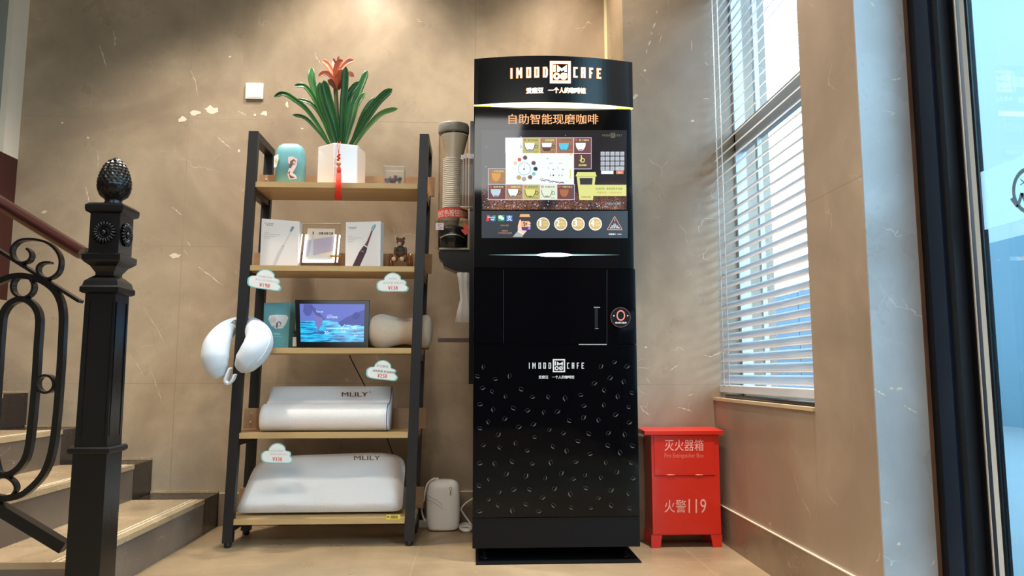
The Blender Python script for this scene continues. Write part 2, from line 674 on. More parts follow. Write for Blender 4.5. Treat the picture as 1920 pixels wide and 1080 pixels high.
veins('marble_veins', lambda x, y, l: P(x, y, Y_BACK - 0.0004 * l), bpy.data.objects['wall_back'],
      [([(213, 58), (216, 75), (213, 90)], 2), ([(186, 85), (193, 105), (200, 128)], 2), ([(357, 132), (366, 152), (372, 182)], 1.2), ([(408, 257), (420, 268), (434, 279)], 1.6), ([(372, 500), (392, 515), (420, 537)], 2.2),
       ([(322, 388), (332, 396), (342, 404)], 1.6), ([(350, 452), (354, 458), (358, 461)], 1.2), ([(160, 350), (164, 365), (168, 382)], 2.2), ([(182, 278), (184, 300), (183, 318)], 1.2), ([(345, 468), (352, 478)], 1.2),
       ([(590, 98), (595, 110), (603, 122)], 1.4), ([(268, 575), (290, 610), (312, 650)], 1.0), ([(282, 690), (294, 725), (305, 760)], 1.0), ([(240, 660), (262, 690), (270, 706)], 1.0), ([(738, 425), (742, 450), (744, 470)], 1.0), ([(782, 35), (788, 40), (794, 40)], 1.2), ([(446, 208), (455, 213), (462, 216)], 1.4)],
      [(396, 206, 14, 9), (366, 212, 12, 5), (342, 224, 11, 6), (496, 213, 8, 5), (330, 480, 12, 6), (83, 397, 6, 4), (117, 230, 3, 2), (165, 258, 3, 3), (431, 106, 3, 2), (448, 283, 3, 3), (567, 241, 3, 2), (538, 197, 4, 7), (478, 216, 3, 3)])
veins('marble_veins', lambda x, y, l: P(x, y, Y_NEAR - 0.0004 * l), bpy.data.objects['wall_front'],
      [([(1233, 20), (1230, 26)], 1.6), ([(1229, 42), (1224, 53)], 4), ([(1222, 60), (1221, 65)], 2.4), ([(1220, 76), (1216, 86)], 3), ([(1213, 92), (1212, 101)], 2), ([(1297, 75), (1297, 95)], 1.2), ([(1321, 116), (1329, 123)], 1.6), ([(1318, 185), (1330, 186)], 2),
       ([(1196, 178), (1192, 180), (1187, 187)], 7), ([(1255, 695), (1262, 690), (1272, 684)], 2), ([(1200, 762), (1208, 772), (1218, 778)], 2), ([(1270, 763), (1285, 767), (1298, 772)], 1.6), ([(1320, 666), (1334, 668), (1350, 660)], 1.6), ([(1290, 742), (1300, 738)], 1.4)],
      [(1209, 132, 3, 3), (1299, 227, 4, 2), (1211, 651, 3, 2)])
veins('marble_veins', lambda x, y, l: P(x, y, Y_END - 0.0004 * l), bpy.data.objects['wall_end'],
      [([(1640, 730), (1650, 736), (1661, 742)], 4), ([(1694, 760), (1708, 768), (1722, 776)], 3), ([(1632, 5), (1640, 12)], 5), ([(1670, 150), (1680, 148), (1692, 146)], 4), ([(1672, 215), (1678, 212)], 5), ([(1680, 440), (1684, 432)], 5), ([(1748, 1060), (1753, 1050)], 4), ([(1690, 560), (1702, 575), (1724, 588)], 1.6), ([(1655, 940), (1668, 945)], 2.4)],
      [(1688, 729, 7, 4), (1672, 728, 4, 3), (1685, 1020, 4, 4)])
# left wall: marble below, dark wood band, cream pilaster and grey plaster above
wl = MB()
wl.box((X_LEFT - 0.25, Y_REAR, 0), (X_LEFT, Y_BACK, 1.10), m_back)
wl.box((X_LEFT - 0.25, 3.70, 1.82), (X_LEFT, Y_BACK, CEIL_Z), m_plaster)
wl.box((X_LEFT - 0.25, Y_REAR, 1.82), (X_LEFT - 0.03, 3.70, CEIL_Z), m_grey_pl)
struct(wl.build('wall_left'))
struct(MB().box((X_LEFT - 0.25, Y_REAR, 1.10), (X_LEFT, Y_BACK, 1.82), m_dado).build('trim_2'))
struct(MB().box((X_LEFT - 0.2, Y_REAR - 0.2, 0), (1.5, Y_REAR, CEIL_Z), m_dark).build('wall_rear'))
struct(MB().box((-1.24, Y_BACK - 0.006, 0), (X_STEP - 0.004, Y_BACK - 0.0005, 0.155), m_base).box((-1.24, Y_BACK - 0.006, 0.155), (X_STEP - 0.004, Y_BACK - 0.0005, 0.158), m_inlay).build('baseboard_back'))
struct(MB().box((X_RIGHT - 0.006, Y_END, 0), (X_RIGHT - 0.0005, Y_NEAR - 0.001, 0.156), m_base).box((X_RIGHT - 0.0065, Y_END, 0.156), (X_RIGHT - 0.0005, Y_NEAR - 0.001, 0.160), m_inlay).build('baseboard_right'))
struct(MB().box((1.33, Y_REAR, 0), (1.46, -0.6, CEIL_Z), m_dark).build('wall_side'))
struct(MB().box((0.693, Y_BACK - 0.012, 0.16), (0.7075, Y_BACK - 0.0005, CEIL_Z - 0.002), m_brass).build('trim_1'))

# staircase climbing to the left along the back wall
stairs = empty('staircase', (-1.24, 3.1, 0))
struct(stairs)
Y_S0, Y_S1 = 2.457, Y_BACK - 0.004
SX = [-1.24, -1.566, -1.90, -2.18]
for i, x in enumerate(SX):
    x1 = SX[i + 1] if i < 3 else X_LEFT + 0.003
    z = 0.16 * (i + 1) + (0.0 if i < 3 else 0.005)
    s = MB()
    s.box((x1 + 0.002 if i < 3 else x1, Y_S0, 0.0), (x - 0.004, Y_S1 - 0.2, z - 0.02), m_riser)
    s.box((x1 - 0.004 if i < 3 else x1, Y_S0, z - 0.02), (x, Y_S1 - 0.2, z), m_step)
    for k in (0.035, 0.055):
        if i < 3:
            s.box((x - k - 0.006, Y_S0, z), (x - k, Y_S1 - 0.2, z + 0.0006), m_inlay)
    so = s.build('step', stairs)
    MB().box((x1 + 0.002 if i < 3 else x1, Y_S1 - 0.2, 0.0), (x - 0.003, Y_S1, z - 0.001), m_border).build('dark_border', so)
    MB().box((x1, Y_S1 - 0.014, z), (x - 0.004, Y_S1, z + 0.010), m_step).build('wall_bead', so)

# ------------------------------------------------------------------ window with blind
m_alu = mat('window_frame_metal', (186, 172, 158), 0.45, noise=0.05)
m_pane = glassy('window_pane', (225, 240, 250), 0.02)
XW = X_RIGHT + 0.15
m_wmul = mat('white_mullion', (225, 230, 235), 0.4)
win = empty('window_1', (XW, 2.9, WIN_Z0))
struct(win)
w = MB()
w.box((XW - 0.02, WIN_Y0, WIN_Z0 - 0.01), (XW + 0.03, Y_NEAR, WIN_Z0 + 0.05), m_alu)
w.box((XW - 0.02, WIN_Y0, WIN_Z1 - 0.05), (XW + 0.03, Y_NEAR, WIN_Z1), m_alu)
w.box((XW - 0.02, WIN_Y0, WIN_Z0), (XW + 0.03, WIN_Y0 + 0.04, WIN_Z1), m_alu)
w.box((XW - 0.02, Y_NEAR - 0.018, WIN_Z0), (XW + 0.03, Y_NEAR, WIN_Z1), m_wmul)
w.box((XW - 0.02, WIN_Y0, 1.785), (XW + 0.03, Y_NEAR, 1.885), m_alu)
w.build('window_frame', win)
MB().box((XW + 0.0, 3.165, WIN_Z0), (XW + 0.02, 3.19, WIN_Z1), mat('white_mullion', (225, 230, 235), 0.4)).build('mullion', win)
MB().box((XW + 0.004, WIN_Y0 + 0.01, WIN_Z0 + 0.01), (XW + 0.008, Y_NEAR - 0.01, WIN_Z1 - 0.01), m_pane).build('pane', win)
MB().box((X_RIGHT - 0.008, WIN_Y0 - 0.0, WIN_Z0 - 0.012), (XW + 0.03, Y_NEAR, WIN_Z0), mat('sill_stone', (206, 180, 144), 0.35, noise=0.1)).build('sill', win)

m_slat = bpy.data.materials.new('blind_slat')
m_slat.use_nodes = True
_n, _l = m_slat.node_tree.nodes, m_slat.node_tree.links
_p = _n['Principled BSDF']
_p.inputs['Base Color'].default_value = (*s2l((236, 222, 206)), 1)
_p.inputs['Roughness'].default_value = 0.45
_t = _n.new('ShaderNodeBsdfTranslucent')
_t.inputs['Color'].default_value = (*s2l((215, 225, 235)), 1)
_m = _n.new('ShaderNodeMixShader')
_m.inputs[0].default_value = 0.5
_l.new(_p.outputs[0], _m.inputs[1])
_l.new(_t.outputs[0], _m.inputs[2])
_l.new(_m.outputs[0], _n['Material Output'].inputs['Surface'])

XB = X_RIGHT + 0.045
blind = empty('window_blind', (XB, 2.9, WIN_Z0))
tag(blind, 'white horizontal slat blind lowered over the window on the right wall', 'blind')
sl = MB()
pitch = 0.047
nsl = int((WIN_Z1 - 0.08 - 0.70) / pitch)
TILT_S = math.radians(47)
for i in range(nsl):
    z = 0.715 + i * pitch
    prof = []
    for k in range(5):
        u = (k / 4 - 0.5) * 0.050
        crown = 0.003 * (1 - (2 * k / 4 - 1) ** 2)
        dx = u * math.cos(TILT_S) - crown * math.sin(TILT_S)
        dz = u * math.sin(TILT_S) + crown * math.cos(TILT_S)
        prof.append((XB + dx, z + dz))
    vs = [(x, y, zz) for y in (WIN_Y0 + 0.006, Y_NEAR - 0.012) for x, zz in prof]
    vs += [(x, y, zz - 0.0012) for x, y, zz in vs]
    fs = []
    for k in range(4):
        fs += [(k, k + 1, 6 + k, 5 + k), (10 + k, 15 + k, 16 + k, 11 + k)]
    fs += [(0, 5, 15, 10), (4, 14, 19, 9)]
    sl.add(vs, fs, m_slat, True)
sl.build('slats', blind)
m_rail = mat('blind_rail', (205, 208, 214), 0.4)
MB().box((XB - 0.024, WIN_Y0 + 0.006, 0.655), (XB + 0.024, Y_NEAR - 0.012, 0.688), m_rail, 0.003).build('bottom_rail', blind)
MB().box((XB - 0.03, WIN_Y0 + 0.004, WIN_Z1 - 0.06), (XB + 0.03, Y_NEAR - 0.01, WIN_Z1 - 0.002), m_rail).build('head_rail', blind)
m_cord = mat('white_cord', (236, 238, 240), 0.6)
for yy in (3.32, 3.25):
    for dx in (-0.026,):
        MB().tube([(XB + dx, yy, 0.68), (XB + dx, yy, WIN_Z1 - 0.05)], 0.0022, m_cord, 6).build('ladder_cord', blind)
m_rub = mat('black_gasket', (26, 22, 26), 0.5)
tag(MB().tube([(X_RIGHT + 0.022, WIN_Y0 + 0.02, 0.639), (X_RIGHT + 0.03, Y_NEAR - 0.08, 0.639)], 0.009, m_rub, 10).build('draught_strip', root=(X_RIGHT + 0.02, 2.9, WIN_Z0)),
    'thin black draught excluder roll lying along the window sill', 'draught strip')

# ------------------------------------------------------------------ glass door on the right
m_door_m = mat('blue_black_metal', (20, 34, 58), 0.36, spec=0.35, noise=0.05)
m_door_k = mat('black_metal', (12, 13, 18), 0.4, spec=0.3)
m_door_g = mat('dark_grey_metal', (24, 26, 34), 0.45, spec=0.3)
m_edge = mat('pale_edge', (225, 235, 240), 0.25)
door = empty('door_1', (1.29, 1.9, 0))
struct(door)
d = MB()
d.box((1.262, 1.99, 0), (1.33, Y_END + 0.004, CEIL_Z), m_door_k)
d.build('gasket', door)
d = MB()
d.box((1.2625, 1.925, 0), (1.33, 1.99, CEIL_Z), m_door_m)
d.box((1.270, 1.895, 0), (1.335, 1.925, CEIL_Z), m_door_g)
d.build('door_frame', door)
d = MB()
d.box((1.300, 1.875, 0.02), (1.330, 1.893, CEIL_Z - 0.02), m_door_k)
d.box((1.303, 1.871, 0.02), (1.306, 1.875, CEIL_Z - 0.02), m_alu)
d.build('door_stile', door)
MB().box((1.306, 1.838, 0.02), (1.322, 1.856, CEIL_Z - 0.02), m_edge).build('edge_strip', door)
MB().box((1.3065, 1.828, 0.02), (1.3215, 1.838, CEIL_Z - 0.02), m_door_k).build('seal', door)
m_doorglass = glassy('door_glass', (215, 238, 246), 0.03)
MB().box((1.310, -0.58, 0.02), (1.320, 1.828, CEIL_Z - 0.02), m_doorglass).build('pane', door)
m_film = glassy('frosted_film', (235, 245, 250), 0.03, 0.2, 0.55, (232, 244, 250))
m_decal = mat('decal_blue', (120, 160, 190), 0.5)
film = MB().box((1.3070, -0.56, 1.106), (1.3095, 1.822, 1.257), m_film).build('frosted_band', door)


def on_glass(x, y, l):
    p = PX(x, y, 1.3068)
    return Vector((p.x - 0.0006 * l, p.y, p.z))


g = Sheet(on_glass)
g.ring(1931, 357, 30, 6, m_decal, 1, 40, ky=1.35)
g.line([(1897, 372), (1909, 388), (1917, 362), (1926, 384), (1936, 350)], 6, m_decal, 2)
g.line([(1914, 336), (1921, 342), (1914, 347)], 2, m_decal, 2)
g.mb.build('door_emblem', door)
g = Sheet(on_glass)
g.line([(1914, 483), (1924, 481)], 4, mat('decal_white', (240, 244, 246), 0.5), 1)
g.line([(1868, 487), (1874, 488)], 1.5, mat('decal_white', (240, 244, 246), 0.5), 1)
g.mb.build('white_decal', door)

# outside
m_out = mat('paving', (70, 78, 84), 0.8, noise=0.15, nscale=1.5)
struct(MB().box((1.47, -30, -0.4), (60, 60, -0.05), m_out).build('ground_outside'))
m_board = mat('teal_hoarding', (40, 68, 82), 0.6, noise=0.1, nscale=0.6)
h = MB()
for k in range(34):
    y = -22 + k * 2.0
    h.box((8.0, y, -0.05), (8.06, y + 1.97, 2.75), m_board)
    h.box((8.06, y - 0.04, -0.05), (8.14, y + 0.04, 2.8), m_board)
tag(h.build('exterior_hoarding', root=(8.0, 10, -0.05)), 'teal blue hoarding across the street beyond the glass door', 'hoarding')
m_tower = mat('pale_tower', (116, 142, 156), 0.6, noise=0.06, nscale=0.2)
m_towwin = mat('tower_window', (96, 128, 148), 0.2)
tw = empty('exterior_tower', (9.8, 31.5, -0.05))
tag(tw, 'pale blue tower block seen through the left of the window', 'building')
MB().box((8.4, 30, -0.05), (11.2, 33, 34), m_tower).build('facade', tw)
for zi in range(10):
    for yi in range(2):
        x = 8.7 + yi * 1.3
        MB().box((x, 29.96, 1.2 + zi * 3.2), (x + 0.8, 30, 2.9 + zi * 3.2), m_towwin).build('window_glass', tw)

ob = empty('added_office_block', (17, 21.4, -0.05))  # block added to tone down the bright sky through the door
tag(ob, 'added pale office block dimming the sky behind the top of the glass door', 'building')
m_off, m_offw = mat('added_office_facade', (116, 120, 122), 0.6, noise=0.08, nscale=0.3), mat('added_office_glass', (96, 108, 114), 0.25)
MB().box((14, 19.8, -0.05), (20, 23.0, 15), m_off).build('facade', ob)
for zi in range(5):
    for yi in range(2):
        MB().box((13.95, 20.0 + yi * 1.5, 1.5 + zi * 2.7), (14.0, 21.2 + yi * 1.5, 3.5 + zi * 2.7), m_offw).build('window_glass', ob)

# ceiling light of the lobby behind the camera
cl = empty('ceiling_light', (-0.7, -2.5, CEIL_Z))
tag(cl, 'large square luminous ceiling panel of the lobby', 'ceiling light')
MB().box((-2.0, -4.0, CEIL_Z - 0.05), (0.50, -1.05, CEIL_Z - 0.001), m_alu).build('frame', cl)
MB().box((-1.97, -3.97, CEIL_Z - 0.056), (0.47, -1.08, CEIL_Z - 0.05), glow('panel_glow', (250, 250, 248), 4.8, (230, 230, 230))).build('diffuser', cl)

# ------------------------------------------------------------------ stair railing with newel post
m_iron = mat('black_iron', (8, 8, 10), 0.3, spec=0.45, noise=0.2, nscale=30, bump=0.15, bscale=90)
m_rail_w = mat('mahogany_rail', (66, 30, 26), 0.25, noise=0.15, nscale=20, coat=0.4)
m_rail_g = mat('bronze_band', (128, 92, 62), 0.35, metal=0.4)
NX, NY = -1.151, 2.398
rail = empty('stair_railing', (NX, NY, 0))
tag(rail, 'black cast iron stair railing with newel post, pine cone finial and mahogany handrail', 'railing')
n = MB()
hw = 0.0475
n.lathe([(0.075, 0.0), (0.075, 0.07), (0.062, 0.10), (0.050, 0.12), (0.050, 0.50)], (NX, NY, 0), m_iron, sq=True)
n.lathe([(0.0575, 0.50), (0.0615, 0.505), (0.0615, 0.515), (0.0575, 0.52)], (NX, NY, 0), m_iron, sq=True)
n.lathe([(0.0475, 0.52), (0.0455, 0.99)], (NX, NY, 0), m_iron, sq=True)
# raised border on the shaft faces
for z0, z1 in ((0.55, 0.96),):
    for sx in (-1, 1):
        n.box((NX + sx * 0.034 - 0.004, NY - 0.0488, z0), (NX + sx * 0.034 + 0.004, NY - 0.046, z1), m_iron)
        n.box((NX + 0.0465, NY + sx * 0.034 - 0.004, z0), (NX + 0.0488, NY + sx * 0.034 + 0.004, z1), m_iron)
post = n.build('newel_post', rail)
n = MB()
n.lathe([(0.050, 0.985), (0.058, 0.990), (0.058, 1.004), (0.053, 1.010), (0.050, 1.024), (0.040, 1.034), (0.028, 1.044), (0.028, 1.052),
         (0.040, 1.072), (0.054, 1.084), (0.058, 1.090), (0.058, 1.106), (0.053, 1.110), (0.0455, 1.112), (0.0455, 1.236),
         (0.056, 1.242), (0.058, 1.250), (0.058, 1.262), (0.050, 1.270), (0.030, 1.272)], (NX, NY, 0), m_iron, sq=True)
n.build('capital', post)
for dirv in (Vector((0, -1, 0)), Vector((1, 0, 0))):
    side = Vector((0, 0, 1)).cross(dirv)
    c = Vector((NX, NY, 1.176)) + dirv * 0.0455
    r = MB()
    for k in range(20):
        a = 2 * PI * k / 20
        e = side * math.cos(a) + Vector((0, 0, 1)) * math.sin(a)
        r.tube([c + e * 0.016 + dirv * 0.002, c + e * 0.026 + dirv * 0.007, c + e * 0.036 + dirv * 0.003], [0.0025, 0.0042, 0.003], m_iron, 6)
    r.ball(c + dirv * 0.003, (0.009, 0.009, 0.009), m_iron, 12, 8)
    pts = [c + (side * math.cos(2 * PI * k / 32) + Vector((0, 0, 1)) * math.sin(2 * PI * k / 32)) * 0.015 + dirv * 0.002 for k in range(32)]
    r.tube(pts, 0.003, m_iron, 6, closed=True)
    r.build('rosette', post)
# pine cone finial: egg with overlapping scales
n = MB()
prof = [(0.026, 1.270), (0.030, 1.276), (0.024, 1.283), (0.026, 1.290), (0.038, 1.300), (0.0455, 1.314), (0.0485, 1.332), (0.0465, 1.352), (0.041, 1.374), (0.032, 1.396), (0.019, 1.414), (0.002, 1.430)]
n.lathe(prof, (NX, NY, 0), m_iron, 28)


def egg_r(z):
    for (ra, za), (rb, zb) in zip(prof[3:], prof[4:]):
        if za <= z <= zb:
            return ra + (rb - ra) * (z - za) / (zb - za)
    return 0.004


for row in range(12):
    z = 1.296 + row * 0.0105
    rr = egg_r(z)
    cnt = max(6, int(rr * 430))
    for k in range(cnt):
        a = 2 * PI * (k + 0.5 * (row % 2)) / cnt
        e = Vector((math.cos(a), math.sin(a), 0))
        c = Vector((NX, NY, z))
        sw = 2 * PI * rr / cnt * 0.52
        tn = Vector((-e.y, e.x, 0))
        r2, r3 = egg_r(z + 0.007), egg_r(min(1.428, z + 0.013))
        pts = [c + e * (rr + 0.0002) - tn * sw, c + e * (rr + 0.0002) + tn * sw, c + Vector((0, 0, 0.007)) + e * (r2 + 0.0015) + tn * sw * .8,
               c + Vector((0, 0, 0.013)) + e * (r3 + 0.0026), c + Vector((0, 0, 0.007)) + e * (r2 + 0.0015) - tn * sw * .8,
               c + Vector((0, 0, 0.0045)) + e * (rr + 0.0032)]
        n.add(pts, [(0, 1, 5), (1, 2, 5), (2, 3, 5), (3, 4, 5), (4, 0, 5)], m_iron)
n.build('finial', post)
YR = 2.40


def R2(x, y, dy=0.0):
    return P(x, y, YR) + Vector((0, dy, 0))


# handrail, sub rail, bottom rail
a0, a1 = R2(-420, 122), R2(158, 474)
b = MB()
dirr = (a1 - a0).normalized()
nr = dirr.cross(Vector((0, 1, 0)))
sec = [(-0.030, -0.008), (-0.032, 0.006), (-0.022, 0.016), (0, 0.020), (0.022, 0.016), (0.032, 0.006), (0.030, -0.008)]
nr = nr if nr.z > 0 else -nr
vs = []
for p in (a0, a1):
    vs += [p + Vector((0, 1, 0)) * u + nr * (v - 0.002) for u, v in sec]
k = len(sec)
b.add(vs, [tuple(range(k)), tuple(range(2 * k - 1, k - 1, -1))] + [(i, (i + 1) % k, k + (i + 1) % k, k + i) for i in range(k)], m_rail_w, True)
hr = b.build('handrail', rail)
MB().tube([a0 - nr * 0.017, a1 - nr * 0.017], 0.0, m_rail_g, flat=(0.04, 0.012, (0, 1, 0))).build('rail_band', hr)
MB().tube([R2(-420, 206), R2(152, 566)], 0, m_iron, flat=(0.03, 0.009, (0, 1, 0))).build('middle_rail', rail)
MB().tube([R2(-420, 699), R2(122, 1026)], 0, m_iron, flat=(0.034, 0.034, (0, 1, 0))).build('bottom_rail', rail)


def bar(name, pts, n=8, w=0.026, th=0.010):
    q = spline([R2(*p) for p in pts], n)
    MB().tube(q, 0, m_iron, flat=(w, th, (0, 1, 0))).build(name, rail)


def bar_v(name, pts, n=8, w=0.022, th=0.018):
    bar(name, pts, n, w, th)


bar_v('outer_loop', [(-80, 600), (-60, 560), (-30, 538), (0, 528), (25, 519), (50, 518), (78, 526), (102, 543), (115, 566), (119, 595), (117, 650), (114, 700), (107, 786), (98, 849), (81, 891), (49, 923), (21, 933), (-5, 932), (-40, 915), (-70, 880)])
bar_v('inner_loop', [(-12, 850), (-8, 780), (-2, 690), (3, 620), (7, 590), (20, 570), (40, 561), (57, 566), (70, 580), (75, 602), (72, 650), (69, 700), (66, 740), (60, 803), (53, 849), (39, 875), (18, 889), (-2, 886), (-12, 850)])
for cx, cy, rr in ((45, 538, 20), (88, 720, 16)):
    q = [R2(cx + rr * math.cos(2 * PI * k / 36), cy + rr * 1.02 * math.sin(2 * PI * k / 36)) for k in range(36)]
    MB().tube(q, 0, m_iron, closed=True, flat=(0.026, 0.007, (0, 1, 0))).build('ring', rail)
z1 = [(190, 240), (212, 262), (219, 290), (205, 320), (175, 334), (140, 335), (108, 316), (90, 285), (87, 250), (105, 215), (140, 188), (190, 177), (250, 180), (310, 194), (360, 224), (398, 268), (416, 320), (408, 385), (375, 425), (335, 442), (298, 433), (270, 408), (262, 378), (275, 350), (305, 335), (350, 334)]
bar('scroll', [(x / 3.6, 400 + y / 3.6) for x, y in z1], 5, 0.024, 0.007)
bar('scroll', [(-15, 905), (2, 894), (17, 895), (29, 905), (32, 917), (24, 928), (8, 934)], 6, 0.024, 0.007)

m_blackbox = mat('black_plastic', (20, 22, 24), 0.55)

# ------------------------------------------------------------------ wall switch plate
m_cream = mat('cream_plastic', (234, 228, 206), 0.4)
sw = MB().box((-1.194, Y_BACK - 0.012, 2.158), (-1.104, Y_BACK, 2.244), m_cream, 0.003)
so = tag(sw.build('wall_switch', root=(-1.149, Y_BACK, 2.2)), 'square cream blank switch plate on the marble wall left of the plant', 'switch plate')
MB().box((-1.186, Y_BACK - 0.0135, 2.166), (-1.112, Y_BACK - 0.0115, 2.236), m_cream).build('rocker', so)

# ------------------------------------------------------------------ display shelf
m_steel = mat('black_steel', (27, 26, 28), 0.42, noise=0.15, nscale=60)
m_oak = wood('oak_board', (176, 140, 92), (204, 170, 118), 0.45, axis=0)
m_oak_d = wood('oak_lip', (158, 120, 86), (180, 144, 106), 0.45, axis=0)
m_bolt = mat('bolt_steel', (190, 186, 178), 0.3, metal=0.9)
LEAN = 0.0235
XL0, XR0 = -1.0675, -0.2960     # left edges of the front posts at the floor
YF, YB2, PW = 3.34, 3.60, 0.042


def lean(p):
    p = Vector(p)
    return Vector((p.x + LEAN * p.z, p.y, p.z))


def lbox(mb, a, b, mm):
    a, b = Vector(a), Vector(b)
    o = len(mb.v)
    mb.box(a, b, mm)
    for i in range(o, len(mb.v)):
        mb.v[i] = lean(mb.v[i])
    return mb


shelf = empty('display_shelf', ((XL0 + XR0 + PW) / 2, YF + 0.14, 0))
tag(shelf, 'five tier display shelf with oak boards and black steel frame leaning slightly right', 'shelf')
H_SH = 1.832
for x0 in (XL0, XR0):
    for y0, zt in ((YF, H_SH), (YB2, H_SH)):
        pst = lbox(MB(), (x0, y0, 0.02), (x0 + PW, y0 + 0.032, zt - 0.034), m_steel).build('post', shelf)
        MB().lathe([(0.012, 0.0), (0.016, 0.004), (0.016, 0.02), (0.012, 0.024)], (x0 + PW / 2, y0 + 0.016, 0), m_steel, 14).build('foot', pst)
    lbox(MB(), (x0, YF, H_SH - 0.034), (x0 + PW, YB2 + 0.032, H_SH), m_steel).build('top_rail', shelf)
TOPS = [1.599, 1.218, 0.852, 0.483, 0.119]
for z in TOPS:
    for x0 in (XL0, XR0):
        lbox(MB(), (x0 + 0.004, YF + 0.032, z - 0.055), (x0 + PW - 0.004, YB2, z - 0.025), m_steel).build('side_rail', shelf)
    bd = lbox(MB(), (XL0 + PW + 0.001, YF + 0.004, z - 0.024), (XR0 - 0.001, YF + 0.037, z), m_oak)
    lbox(bd, (XL0 + 0.003, YF + 0.0345, z - 0.0249), (XR0 + PW - 0.003, YB2 - 0.002, z), m_oak)
    bo = bd.build('board', shelf)
    lip = lbox(MB(), (XL0 - 0.012, YB2 - 0.018, z), (XR0 + PW + 0.020, YB2 - 0.002, z + 0.095), m_oak_d).build('upstand', bo)
    for x in (XL0 + 0.02, XR0 + 0.02):
        for zz_ in (0.03, 0.07):
            p = lean((x, YB2 - 0.019, z + zz_))
            MB().ball(p, (0.005, 0.003, 0.005), m_bolt, 10, 6).build('bolt', lip)
Z1, Z2, Z3, Z4, Z5 = TOPS

# ---- top tier: canister, plant, tassel, glass box
m_teal = mat('teal_card', (112, 172, 176), 0.4, noise=0.06, nscale=12)
m_teal_d = mat('teal_card_side', (96, 152, 156), 0.45)
m_pink = mat('print_pink', (232, 206, 196), 0.5)
m_white = mat('print_white', (240, 236, 230), 0.5)
m_maroon = mat('print_maroon', (120, 72, 72), 0.5)
m_skin = mat('print_skin', (224, 184, 160), 0.5)
c0 = P(541, 338, 3.42)
cw = (P(566, 338, 3.42).x - P(512, 338, 3.42).x) / 2
ztop = P(541, 268, 3.42).z


def superring(cx, cy, rx, ry, z, n=40, e=4.0, top=None):
    out = []
    for k in range(n):
        a = 2 * PI * k / n
        c_, s_ = math.cos(a), math.sin(a)
        out.append(Vector((cx + rx * math.copysign(abs(c_) ** (2 / e), c_), cy + ry * math.copysign(abs(s_) ** (2 / e), s_), z)))
    return out


def loft(mb, rings, m, smooth=True):
    n = len(rings[0])
    vs = [p for r in rings for p in r]
    fs = []
    for j in range(len(rings) - 1):
        for i in range(n):
            fs.append((j * n + i, j * n + (i + 1) % n, (j + 1) * n + (i + 1) % n, (j + 1) * n + i))
    fs.append(tuple(range(n - 1, -1, -1)))
    fs.append(tuple((len(rings) - 1) * n + i for i in range(n)))
    return mb.add(vs, fs, m, smooth)


can = empty('teal_tin', (c0.x, 3.45, Z1))
tag(can, 'teal rounded tin with printed figures at the left end of the top shelf', 'tin')
hh = ztop - Z1
loft(MB(), [superring(c0.x, 3.452, cw * s, 0.052 * s, Z1 + 0.001 + hh * t, e=3.2) for t, s in ((0, 1.0), (0.55, 1.02), (0.74, 1.0), (0.86, 0.94), (0.94, 0.80), (0.985, 0.58), (1.0, 0.3))], m_teal).build('tin_body', can)
g = Sheet(lambda x, y, l: P(x, y, 3.3975) + Vector((0, -0.0006 * l, 0)))
zz = lambda x, y: (500 + x / 3.723, 90 + y / 3.723)
g.poly([zz(*p) for p in ((150, 760), (180, 756), (215, 775), (210, 820), (195, 850), (180, 870), (205, 890), (212, 912), (160, 918), (146, 885), (152, 850), (168, 820), (150, 800))], m_pink, 1)
g.poly([zz(*p) for p in ((165, 790), (190, 775), (204, 790), (196, 812), (180, 815), (170, 840), (158, 835))], m_maroon, 2)
g.poly([zz(*p) for p in ((150, 870), (165, 855), (160, 885), (200, 905), (165, 912))], m_maroon, 2)
g.ell(*zz(192, 800), 2.4, 2.8, m_skin, 3)
g.mb.build('printed_figure', can)
g = Sheet(lambda x, y, l: P(x, y, 3.3985) + Vector((0, -0.0006 * l, 0)))
g.poly([zz(*p) for p in ((52, 755), (82, 738), (84, 770), (76, 800), (68, 832), (50, 835))], m_white, 1)
g.ell(*zz(66, 790), 2.2, 4.5, mat('print_yellow', (222, 204, 130), 0.5), 2)
g.mb.build('printed_wing', can)

m_pot = mat('white_ceramic', (238, 224, 214), 0.15, coat=0.5)
m_soil = mat('potting_soil', (60, 44, 32), 0.9)
pc = Vector((P(640, 342, 3.47).x, 3.472, Z1))
plant = empty('potted_plant', pc)
tag(plant, 'green leaved bromeliad with an orange flower in a white hexagonal pot on the top shelf', 'plant')
pz = P(640, 272, 3.40).z - Z1
PR = 0.112
hexp = lambda r, z: [pc + Vector((r * math.sin(math.radians(-10 + 60 * k)), -r * math.cos(math.radians(-10 + 60 * k)), z)) for k in range(6)]
pb = MB()
rings = [hexp(PR * 0.985, 0.001), hexp(PR * 1.0, 0.01), hexp(PR * 1.0, pz - 0.004), hexp(PR * 0.98, pz), hexp(PR * 0.90, pz), hexp(PR * 0.88, pz - 0.03)]
loft(pb, rings, m_pot, False)
pb.build('pot', plant, bevel=0.004)
MB().prism(hexp(PR * 0.875, pz - 0.029), (0, 0, 0.002), m_soil).build('soil', plant)

